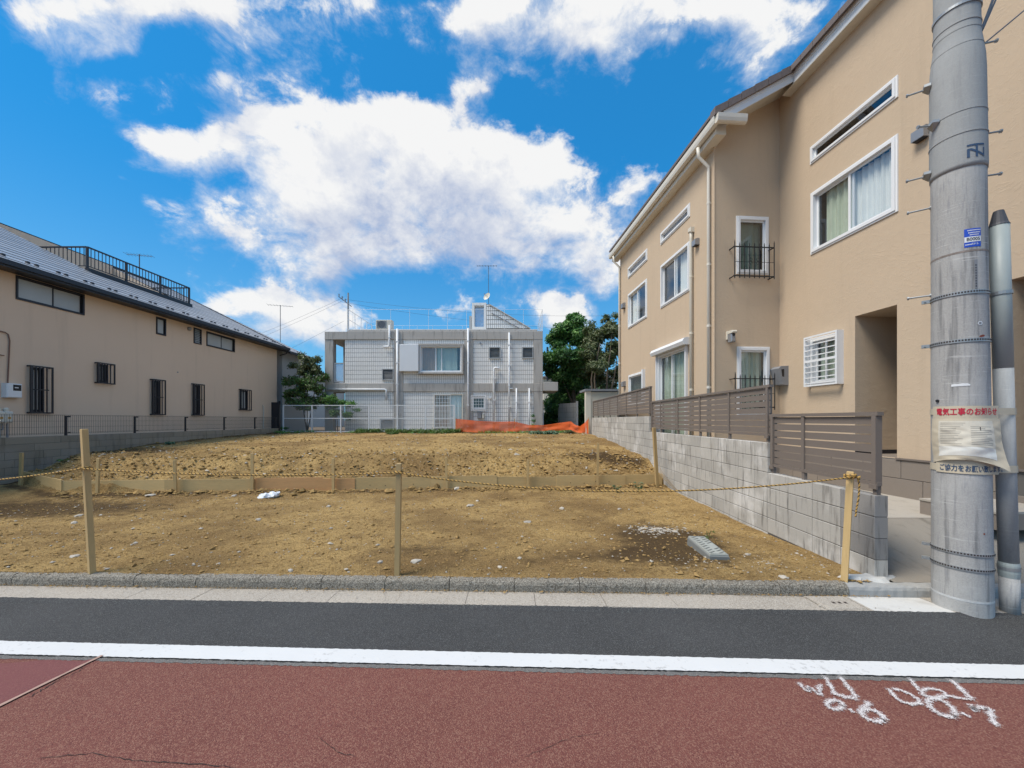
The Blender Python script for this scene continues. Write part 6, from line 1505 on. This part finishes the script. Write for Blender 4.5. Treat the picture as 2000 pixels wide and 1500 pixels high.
spray([(ell(1270,1140,110,48,.5), .018), (L_((1405,1172),(1450,1195),(1495,1212)), .013), (L_((1470,1110),(1498,1132),(1512,1165),(1520,1142),(1580,1138),(1622,1150),(1632,1185),(1650,1240),(1684,1285)), .017)], 'sprayed white figures 0.7 at the far right of the red road')

# ------------------------------------------------------------------ utility pole
PC = V3((3.785, 3.24, 0)); PT = V3((-.0455, -.0, 0))/5.0       # lean per metre
RZ = [(0,.1765),(.95,.171),(2.1,.1655),(2.7,.1605),(3.64,.158),(3.66,.158)]
RZ2 = [(3.64,.163),(3.66,.1655),(4.45,.160),(4.56,.156),(4.66,.146),(4.74,.137),(4.9,.134),(6.5,.128),(9,.12)]
def prad(z): t = RZ+RZ2[1:]; return float(np.interp(z, [a for a, b in t], [b for a, b in t]))
def pc(z): return PC+PT*z+V3((0,0,z))
TH0 = math.atan2(-PC.y, -PC.x)                        # direction from the pole to the viewer
def pp_(th, z, dr=0): r = prad(z)+dr; c = pc(z); return V3((c.x+math.cos(th)*r, c.y+math.sin(th)*r, z))
def pole_hit(px, py):
    a, c = (px-1000)/F, -(py-820)/F; y = 3.0
    for _ in range(30):
        z = CH+c*y; k = pc(z); r = prad(z)
        A_ = a*a+1; B_ = a*k.x+k.y; D_ = B_*B_-A_*(k.x**2+k.y**2-r*r); y = (B_-math.sqrt(max(D_, 0)))/A_
    return math.atan2(y-k.y, a*y-k.x), CH+c*y
def lathe(prof, seg=40):
    mb = MB(); V = []
    for (z, r) in prof:
        c = pc(z); V += [(c.x+math.cos(t)*r, c.y+math.sin(t)*r, z) for t in [2*math.pi*k/seg for k in range(seg)]]
    n = len(prof); mb.add(V, [(i*seg+k, i*seg+(k+1)%seg, (i+1)*seg+(k+1)%seg, (i+1)*seg+k) for i in range(n-1) for k in range(seg)]+[tuple(range((n-1)*seg, n*seg))]); return mb
pole = thing('utility_pole', (PC.x, PC.y, 0), 'thick grey concrete utility pole standing on the road edge at the right', 'utility pole')
lathe([(-.1,.1775)]+RZ).build('shaft', 'pole_conc', pole, smooth=True)
concrete('sleeve', (.345, .355, .355), (.24, .245, .25), .5, rand=0, scale=2.6, streak=(5, 5, .5), bm=.2, white=(.42, .43, .43, .5), grit=.3, scratch=.28)
lathe([(3.628,.1595),(3.628,.1635)]+RZ2[1:]).build('sleeve', 'sleeve', pole, smooth=True)
def ring(z0, h, dr, m, name, seg=48, tilt=0):
    mb = MB(); V = []
    for (dz, d_) in ((0,.0005),(0,dr),(h,dr),(h,.0005)):
        for k in range(seg):
            t = 2*math.pi*k/seg; V.append(pp_(t, z0+dz+tilt*math.cos(t-TH0+.4), d_))
    mb.add(V, [(i*seg+k, i*seg+(k+1)%seg, (i+1)*seg+(k+1)%seg, (i+1)*seg+k) for i in range(3) for k in range(seg)]); return mb.build(name, m, pole, smooth=False)
zof = lambda px, py: pole_hit(px, py)[1]
for py, h, dr in ((36,.010,.004),(50,.006,.002),(80,.006,.002),(212,.008,.003),(256,.010,.004)): ring(zof(1890,py), h, dr, 'sleeve', 'weld_seam')
mat('tape_trace', (.23,.195,.175), .85, .5, 14, 60, .2)
ring(zof(1890,492), .016, .0012, 'tape_trace', 'old_tape_line')
mat('scratch', (.50,.51,.51), .8, .2, 20)
ring(zof(1900,1178), .016, .0012, 'scratch', 'pale_band')
# perforated bands
def band(z, h=.028, holes=True, tilt=.0):
    b_ = ring(z, h, .006, 'galv', 'steel_band', tilt=tilt)
    mb = MB()
    for k in range(40):
        t = TH0+(k-20)*.10; zc = z+h*.55+tilt*math.cos(t-TH0+.4)
        mb.add([pp_(t-.028, zc-h*.18, .0068), pp_(t+.028, zc-h*.18, .0068), pp_(t+.028, zc+h*.28, .0068), pp_(t-.028, zc+h*.28, .0068)], [(0,1,2,3)])
    mb.build('band_holes', 'crack', b_, kind='stuff')
    t = pole_hit(1822, 600)[0]-.35; a = pp_(t, z+h/2, .0); d_ = V3((math.cos(t), math.sin(t), 0)); s_ = V3((-d_.y, d_.x, 0))
    MB().box(Fr(a, s_, (0,0,1), d_), -.012, .012, -h/2, h/2, .0, .055).tube([a+d_*.035-s_*.03, a+d_*.035+s_*.03], .006, 6).build('band_bolt', 'galv', b_)
for py in (574, 668): band(zof(1890, py))
band(zof(1890,1086), .024); band(zof(1890,1116), .026)
ring(zof(1870,12), .022, .008, 'galv', 'steel_band')
# step bolts
def step_bolt(px, py, length, clamp, direction=None):
    th, z = pole_hit(min(max(px, 1819), 1924), py); 
    if direction is not None: th = direction
    a = pp_(th, z, -.01); d_ = V3((math.cos(th), math.sin(th), 0)); q = MB(); q.tube([a, a+d_*length], .0075, 8); q.tube([a+d_*(length-.012), a+d_*length], .015, 8)
    b_ = q.build('step_bolt', 'galv', pole)
    s_ = V3((-d_.y, d_.x, 0))
    if clamp: MB().prism([a+s_*.045+V3((0,0,.022))+d_*.012, a+s_*-.02+V3((0,0,-.022))+d_*.012, a+s_*-.025+V3((0,0,.018))+d_*.05, a+s_*.03+V3((0,0,.03))+d_*.05], V3((0,0,-.022))).build('bolt_clamp', 'galv', b_)
    else: MB().tube([a, a+d_*.018], .015, 8).build('bolt_nut', 'galv', b_)
L0 = math.atan2(.16, -1)                               # pointing away to the left as seen from the street
for py, cl2, px in ((158,True,1828),(332,True,1828),(396,False,1830),(571,False,1830)): step_bolt(px, py, .155, cl2, pole_hit(px, py)[0]+(.05 if cl2 else 0)-.55)
step_bolt(1826, 245, .14, True, pole_hit(1826, 245)[0])
for py in (71, 243, 329): step_bolt(1924, py, .12, False, math.atan2(-.35, 1))
# printed and stuck things: lettering bent round the pole
def text_mesh(body, size, bold=0):
    cu = bpy.data.curves.new('lettering', 'FONT'); cu.body = body; cu.size = size; cu.align_x = 'CENTER'; cu.align_y = 'CENTER'; cu.resolution_u = 3; cu.offset = bold
    ob = bpy.data.objects.new('lettering', cu); COL.objects.link(ob); bpy.context.view_layer.update(); dg = bpy.context.evaluated_depsgraph_get()
    me = bpy.data.meshes.new_from_object(ob.evaluated_get(dg)); bpy.data.objects.remove(ob); bpy.data.curves.remove(cu)
    bm = bmesh.new(); bm.from_mesh(me); bmesh.ops.triangulate(bm, faces=bm.faces)
    bmesh.ops.subdivide_edges(bm, edges=[e for e in bm.edges if e.calc_length() > size*.6], cuts=1, use_grid_fill=False)
    V = [tuple(v.co) for v in bm.verts]; Fc = [tuple(v.index for v in f.verts) for f in bm.faces]; bm.free(); bpy.data.meshes.remove(me); return V, Fc
def pole_text(body, px, py, size, m, par, dr=.003, sx=1., bold=0):
    th0, z0 = pole_hit(px, py); V, Fc = text_mesh(body, size, bold); mb = MB(); mb.add([pp_(th0+x*sx/prad(z0), z0+y, dr) for x, y, _ in V], Fc); return mb.build('lettering', m, par)
def pole_rect(px0, px1, py0, py1, m, name, par, dr=.0015, d2=None):
    th0, za = pole_hit(px0, (py0+py1)/2); th1, zb2 = pole_hit(px1, (py0+py1)/2); zt2, zl = za+(py1-py0)/2/F*3.1, za-(py1-py0)/2/F*3.1; mb = MB(); n = 10
    for i in range(n):
        a, b = th0+(th1-th0)*i/n, th0+(th1-th0)*(i+1)/n; mb.quad(pp_(a, zl, dr), pp_(b, zl, dr), pp_(b, zt2, dr), pp_(a, zt2, dr))
    return mb.build(name, m, par), th0, th1, zl, zt2
def pole_patch(th0, th1, z0, z1, m, name, par, dr):
    mb = MB(); n = 10
    for i in range(n):
        a, b = th0+(th1-th0)*i/n, th0+(th1-th0)*(i+1)/n; mb.quad(pp_(a, z0, dr), pp_(b, z0, dr), pp_(b, z1, dr), pp_(a, z1, dr))
    return mb.build(name, m, par)
# address plate
thA, zA = pole_hit(1883, 467); thB = thA+.62; zl, zt2 = zA-.072, zA+.076; pol = pole_patch(thA, thB, zl, zt2, 'blue_sticker', 'number_plate', pole, .0015)
pole_patch(thA+.004, thB-.004, zl+.040, zl+.083, 'white_print', 'number_strip', pol, .0022)
rr_ = prad(zA)
def pl_text(body, s, z, size, m, bold=0., sx=1.): V, Fc = text_mesh(body, size, bold); MB().add([pp_(thA+(s+x*sx)/rr_, z+y, .003) for x, y, _ in V], Fc).build('lettering', m, pol)
pl_text('B0005', .052, zl+.061, .036, 'black_ink', .0006, .88)
pl_text('3312-', .062, zl+.022, .020, 'white_print', .0003)
for z, s0, s1 in ((zl+.133,.018,.092),(zl+.114,.022,.092),(zl+.097,.030,.085),(zl+.020,.006,.036)):    # rows of print too small to read
    x = s0
    while x < s1: pole_patch(thA+x/rr_, thA+(x+.0052)/rr_, z-.0042, z+.0042, 'white_print', 'small_print', pol, .0028); x += .0072
# dark embossed plate below it
thC, zC = pole_hit(1903, 535); pe = pole_patch(thC, thC+.115, zC-.115, zC+.115, 'grey_box', 'embossed_plate', pole, .002)
for i in range(9): pole_patch(thC+.035, thC+.075, zC+.07-.021*i-.007, zC+.07-.021*i+.006, 'black_ink', 'embossed_mark', pe, .0028)
# company mark: a T standing on an N
thT, zT = pole_hit(1907, 294); mk = MB(); rT = prad(zT)
def stroke(*cs, n=8):                                 # a quad in the mark's own plane, cut so that it follows the curve
    (a, b, c, d) = cs
    for i in range(n):
        L = lambda p, q, t: (p[0]+(q[0]-p[0])*t, p[1]+(q[1]-p[1])*t)
        q_ = [L(a, b, i/n), L(a, b, (i+1)/n), L(d, c, (i+1)/n), L(d, c, i/n)]
        mk.add([pp_(thT+x/rT, zT+y, .0025) for x, y in q_], [(0,1,2,3)])
stroke((-.056,.044),(.056,.044),(.056,.058),(-.056,.058)); stroke((-.006,-.046),(.008,-.046),(.008,.0435),(-.006,.0435), n=2)
stroke((-.056,-.046),(-.040,-.046),(-.040,.018),(-.056,.018), n=2); stroke((.046,-.046),(.056,-.046),(.056,.026),(.046,.026), n=2)
stroke((-.054,.0245),(-.030,.0245),(-.036,.0085),(-.054,.0182)); stroke((-.030,.0245),(.056,-.032),(.052,-.047),(-.0385,.012))
mk.build('company_mark', 'navy_ink', pole)
# scraps
q = MB(); a = pole_hit(1858, 753); tp = [(0,.008),(.02,.011),(.04,.010),(.06,.014),(.075,.012),(.085,.013),(.1,.004)]
for (xa_, ya_), (xb_, yb_) in zip(tp, tp[1:]): q.add([pp_(a[0]+x/.165, a[1]+y, .0025) for x, y in ((xa_,-.010+.03*xa_),(xb_,-.010+.03*xb_),(xb_,yb_),(xa_,ya_))], [(0,1,2,3)])
if True: q.build('torn_sticker', 'white_print', pole)
a = pole_hit(1914, 631); q = MB(); q.add([pp_(a[0]+.016*math.cos(t)/.16, a[1]+.016*math.sin(t), .002) for t in [k*.5236 for k in range(12)]], [tuple(range(12))]); rs = q.build('round_sticker', 'white_print', pole)
q = MB(); q.add([pp_(a[0]+.010*math.cos(t)/.16, a[1]+.010*math.sin(t), .0027) for t in [k*.5236 for k in range(12)]], [tuple(range(12))]); q.build('sticker_print', 'grey_box', rs)
a = pole_hit(1918, 656); q = MB(); q.add([pp_(a[0]+.020*math.cos(t)/.16, a[1]+.009*math.sin(t)+.004*math.cos(t), .002) for t in [k*.5236 for k in range(12)]], [tuple(range(12))]); q.build('red_scrap', 'rust', pole)
a = pole_hit(1922, 1043); q = MB(); q.add([pp_(a[0]+.007*math.cos(t)/.17, a[1]+.007*math.sin(t), .002) for t in [k*.5236 for k in range(12)]], [tuple(range(12))]); q.build('red_scrap', 'rust', pole)
a = pole_hit(1832, 783); q = MB(); q.disc(pp_(a[0], a[1], -.002), (math.cos(a[0]), math.sin(a[0]), 0), .012, .012, 10); q.build('earth_stud', 'dark_metal', pole)
# cables leaving the top of the pole
for (x0, y0, x1, y1, r, lab) in ((1917,58,1952,-40,.010,'thicker cable'),(1917,62,1960,-40,.008,'middle cable'),(1914,92,2090,-60,.006,'thin wire')):
    A_ = P(x0, y0, 3.18); B_ = P(x1, y1, 3.45 if r > .007 else 3.6); wire([A_, B_+(B_-A_)*1.2], r, 'cable', lab+' rising to the right from the top of the concrete utility pole', 'cable', .02)

# steel riser pipe strapped beside the pole
RC = V3((4.075, 3.15, 0)); rp = thing('riser_pipe', (RC.x, RC.y, 0), 'slim grey cable riser pipe with black cone cap right of the utility pole', 'pipe')
def rr(z): return np.interp(z, [0,.30,.301,.42,.421,2.0,3.2], [.0565,.0565,.060,.060,.0555,.0545,.0535])
RL = lambda z: RC+V3((-.034*z, -.004*z, z))
ztop = CH-(437-820)/F*3.10
q = MB(); q.tube([RL(z) for z in (-.05,.30)], .057, 20); q.build('base_section', 'pole_conc', rp, smooth=True)
q = MB(); q.tube([RL(z) for z in (.30,.335,.40,.42)], [.058,.0615,.0615,.058], 20); q.build('coupling', 'pipe_green', rp)
q = MB(); q.tube([RL(z) for z in (.42, 1.2, 2.02)], .0565, 20); q.build('lower_section', 'sleeve', rp, smooth=True)
q = MB(); q.tube([RL(z) for z in (2.0, 2.6, ztop)], .0572, 20); q.build('upper_section', 'pipe_green', rp, smooth=True)
q = MB(); q.tube([RL(z) for z in (ztop+.0005, ztop+.018, ztop+.12, ztop+.125)], [.060,.052,.030,.022], 16); q.build('cone_cap', 'cap_grey', rp)
for z in (zof(1890,574), zof(1890,1116)):
    q = MB(); q.tube([RL(z), RL(z+.026)], .0635, 20, cap=False); q.build('strap', 'galv', rp)
q = MB(); q.box(Fr(RL(2.15)), -.001, .0, 0, .01, .05, .06); 

# ------------------------------------------------------------------ cloth notice wrapped round pole and pipe
nb_ = thing('notice_banner', pp_(TH0, 1.4), 'beige cloth notice with red and navy lettering wrapped round the utility pole', 'notice')
def bpath(z, gap=.004):
    c1, c2 = pc(z), RL(z); R1, R2 = prad(z)+gap, float(rr(z))+gap+.002; d_ = V3((c2.x-c1.x, c2.y-c1.y, 0)); D_ = d_.length; d_.normalize(); pr = V3((d_.y, -d_.x, 0))
    if pr.dot(V3((-c1.x, -c1.y, 0))) < 0: pr = -pr
    cs = (R1-R2)/D_; nv = d_*cs+pr*math.sqrt(1-cs*cs); th1 = math.atan2(nv.y, nv.x); t0 = pole_hit(1819, 850)[0]-.55
    pts = []; dt = (th1-t0); dt = (dt+math.pi) % (2*math.pi)-math.pi
    for i in range(29): t = t0+dt*i/28; pts.append((V3((c1.x+math.cos(t)*R1, c1.y+math.sin(t)*R1, z)), V3((math.cos(t), math.sin(t), 0))))
    b = V3((c2.x, c2.y, z))+nv*R2; a = pts[-1][0]
    for i in range(1, 9): pts.append((a+(b-a)*i/8, nv))
    for i in range(1, 12): t = th1+i*.14; pts.append((V3((c2.x+math.cos(t)*R2, c2.y+math.sin(t)*R2, z)), V3((math.cos(t), math.sin(t), 0))))
    ac = [0]
    for p_, q_ in zip(pts, pts[1:]): ac.append(ac[-1]+(q_[0]-p_[0]).length)
    return pts, ac
BPc = {}
def bpt(s, z, off=0):
    zz = round(z, 2)
    if zz not in BPc:
        pts, ac = bpath(zz); BPc[zz] = (np.array(ac), np.array([tuple(p[0]) for p in pts]), np.array([tuple(p[1]) for p in pts]))
    ac, A_, N_ = BPc[zz]; p_ = [np.interp(s, ac, A_[:, k]) for k in range(3)]; n_ = V3([np.interp(s, ac, N_[:, k]) for k in range(3)]).normalized()
    return V3((p_[0], p_[1], z))+n_*off
ST = bpath(1.4)[1][-1]
def s_at(px, z):
    best = min((abs(1000+F*bpt(s, z).x/bpt(s, z).y-px), s) for s in [ST*i/300 for i in range(301)]); return best[1]
zT0 = CH+(820-806)/F*3.1; zB0 = CH+(820-915)/F*3.1
SA = s_at(1822, 1.4)
def strip_s(s0, s1, z0, z1, m, name, off, par=nb_, ns=40, nz=2, fn=None):
    V = []
    for i in range(ns+1):
        for j in range(nz+1):
            s = s0+(s1-s0)*i/ns; z = z0+(z1-z0)*j/nz; o_ = off+(fn(i/ns, j/nz)[0] if fn else 0); dz = fn(i/ns, j/nz)[1] if fn else 0; V.append(tuple(bpt(s, z+dz, o_)))
    return bigmesh(name, V, [(i*(nz+1)+j, (i+1)*(nz+1)+j, (i+1)*(nz+1)+j+1, i*(nz+1)+j+1) for i in range(ns) for j in range(nz)], m, par, smooth=True)
zTa, zTb = zT0-.035, zT0+.055; zBa, zBb = zB0-.045, zB0+.045
ub_ = strip_s(0, ST, zTa+.02, zTb-.018, 'canvas', 'upper_strap', .001); lb_ = strip_s(0, ST, zBa+.012, zBb-.02, 'canvas', 'lower_strap', .001)
s0, s1 = s_at(1827, 1.6), s_at(1942, 1.6)
ut = strip_s(s0-.02, s1+.03, zTa-.05, zTb, 'canvas', 'title_band', .003); lt = strip_s(s_at(1829,1.2), s_at(1950,1.2), zBa, zBb+.06, 'canvas', 'footer_band', .003)
def ban_text(body, sa, sbb, z, size, m, par, off=.0062, arch=0.):
    V, Fc = text_mesh(body, size, size*.02); xs_ = [v[0] for v in V]; w_ = max(xs_)-min(xs_); k = (sbb-sa)/w_; c = (sa+sbb)/2; mx_ = (max(xs_)+min(xs_))/2
    MB().add([bpt(c+(x-mx_)*k, z+y, off) for x, y, _ in V], Fc).build('lettering', m, par)
ban_text('電気工事のお知らせ', s_at(1831,1.62), s_at(1945,1.62), zTa+.040, .062, 'red_ink', ut)
ban_text('ご協力をお願い致します。', s_at(1837,1.2), s_at(1956,1.2), zBa+.040, .056, 'navy_ink', lt)
# the pocket sheet hanging between the bands, its lower right corner blown forward
sL, sR = s_at(1823,1.4), s_at(1950,1.4); zS0, zS1 = zBb-.018, zTa-.012
def pk(u, v): w_ = 1-v; return (.006+.055*w_**1.5*u**1.6+.016*math.sin(u*3.1)*math.sin(w_*3.0)+.010*math.sin(u*9+w_*5)*w_+(.0012*math.sin(u*23+v*11+2*math.sin(v*17))+.0009*math.sin(v*31-u*13))*min(1, 4*w_)*min(1, 6*u+.2), (.06*math.sin(u*3.14)*w_**2*.8-.045*u**3*w_**2))
sheet = strip_s(sL, sR, zS0, zS1, 'canvas', 'pocket_sheet', .003, nb_, 90, 60, pk)
def sub(u0, u1, v0, v1, m, name, off, par):
    ns, nz = (60, 36) if (u1-u0)*(v1-v0) > .05 else (12, 2); V = []
    for i in range(ns+1):
        for j in range(nz+1):
            u, v = u0+(u1-u0)*i/ns, v0+(v1-v0)*j/nz; a, b = pk(u, v); V.append(tuple(bpt(sL+(sR-sL)*u, zS0+(zS1-zS0)*v+b, .003+a+off)))
    return bigmesh(name, V, [(i*(nz+1)+j, (i+1)*(nz+1)+j, (i+1)*(nz+1)+j+1, i*(nz+1)+j+1) for i in range(ns) for j in range(nz)], m, par, smooth=True)
sub(.14, .84, .36, .95, 'paper', 'notice_paper', .0012, sheet)
mat('clear_film', (.70,.69,.64), .14, .06, 9); sub(.14, .84, .12, .355, 'clear_film', 'clear_pocket', .0012, sheet)
for k in range(2):
    for r in range(13):
        u0_ = .17+.35*k; v0_ = .90-.040*r
        if k == 1 and r < 2: continue
        sub(u0_, u0_+.30*rnd.uniform(.55, 1), v0_-.005, v0_+.005, 'paper_ink', 'small_print', .002, sheet)
sub(.625, .635, .74, .82, 'black_ink', 'print_mark', .0022, sheet)
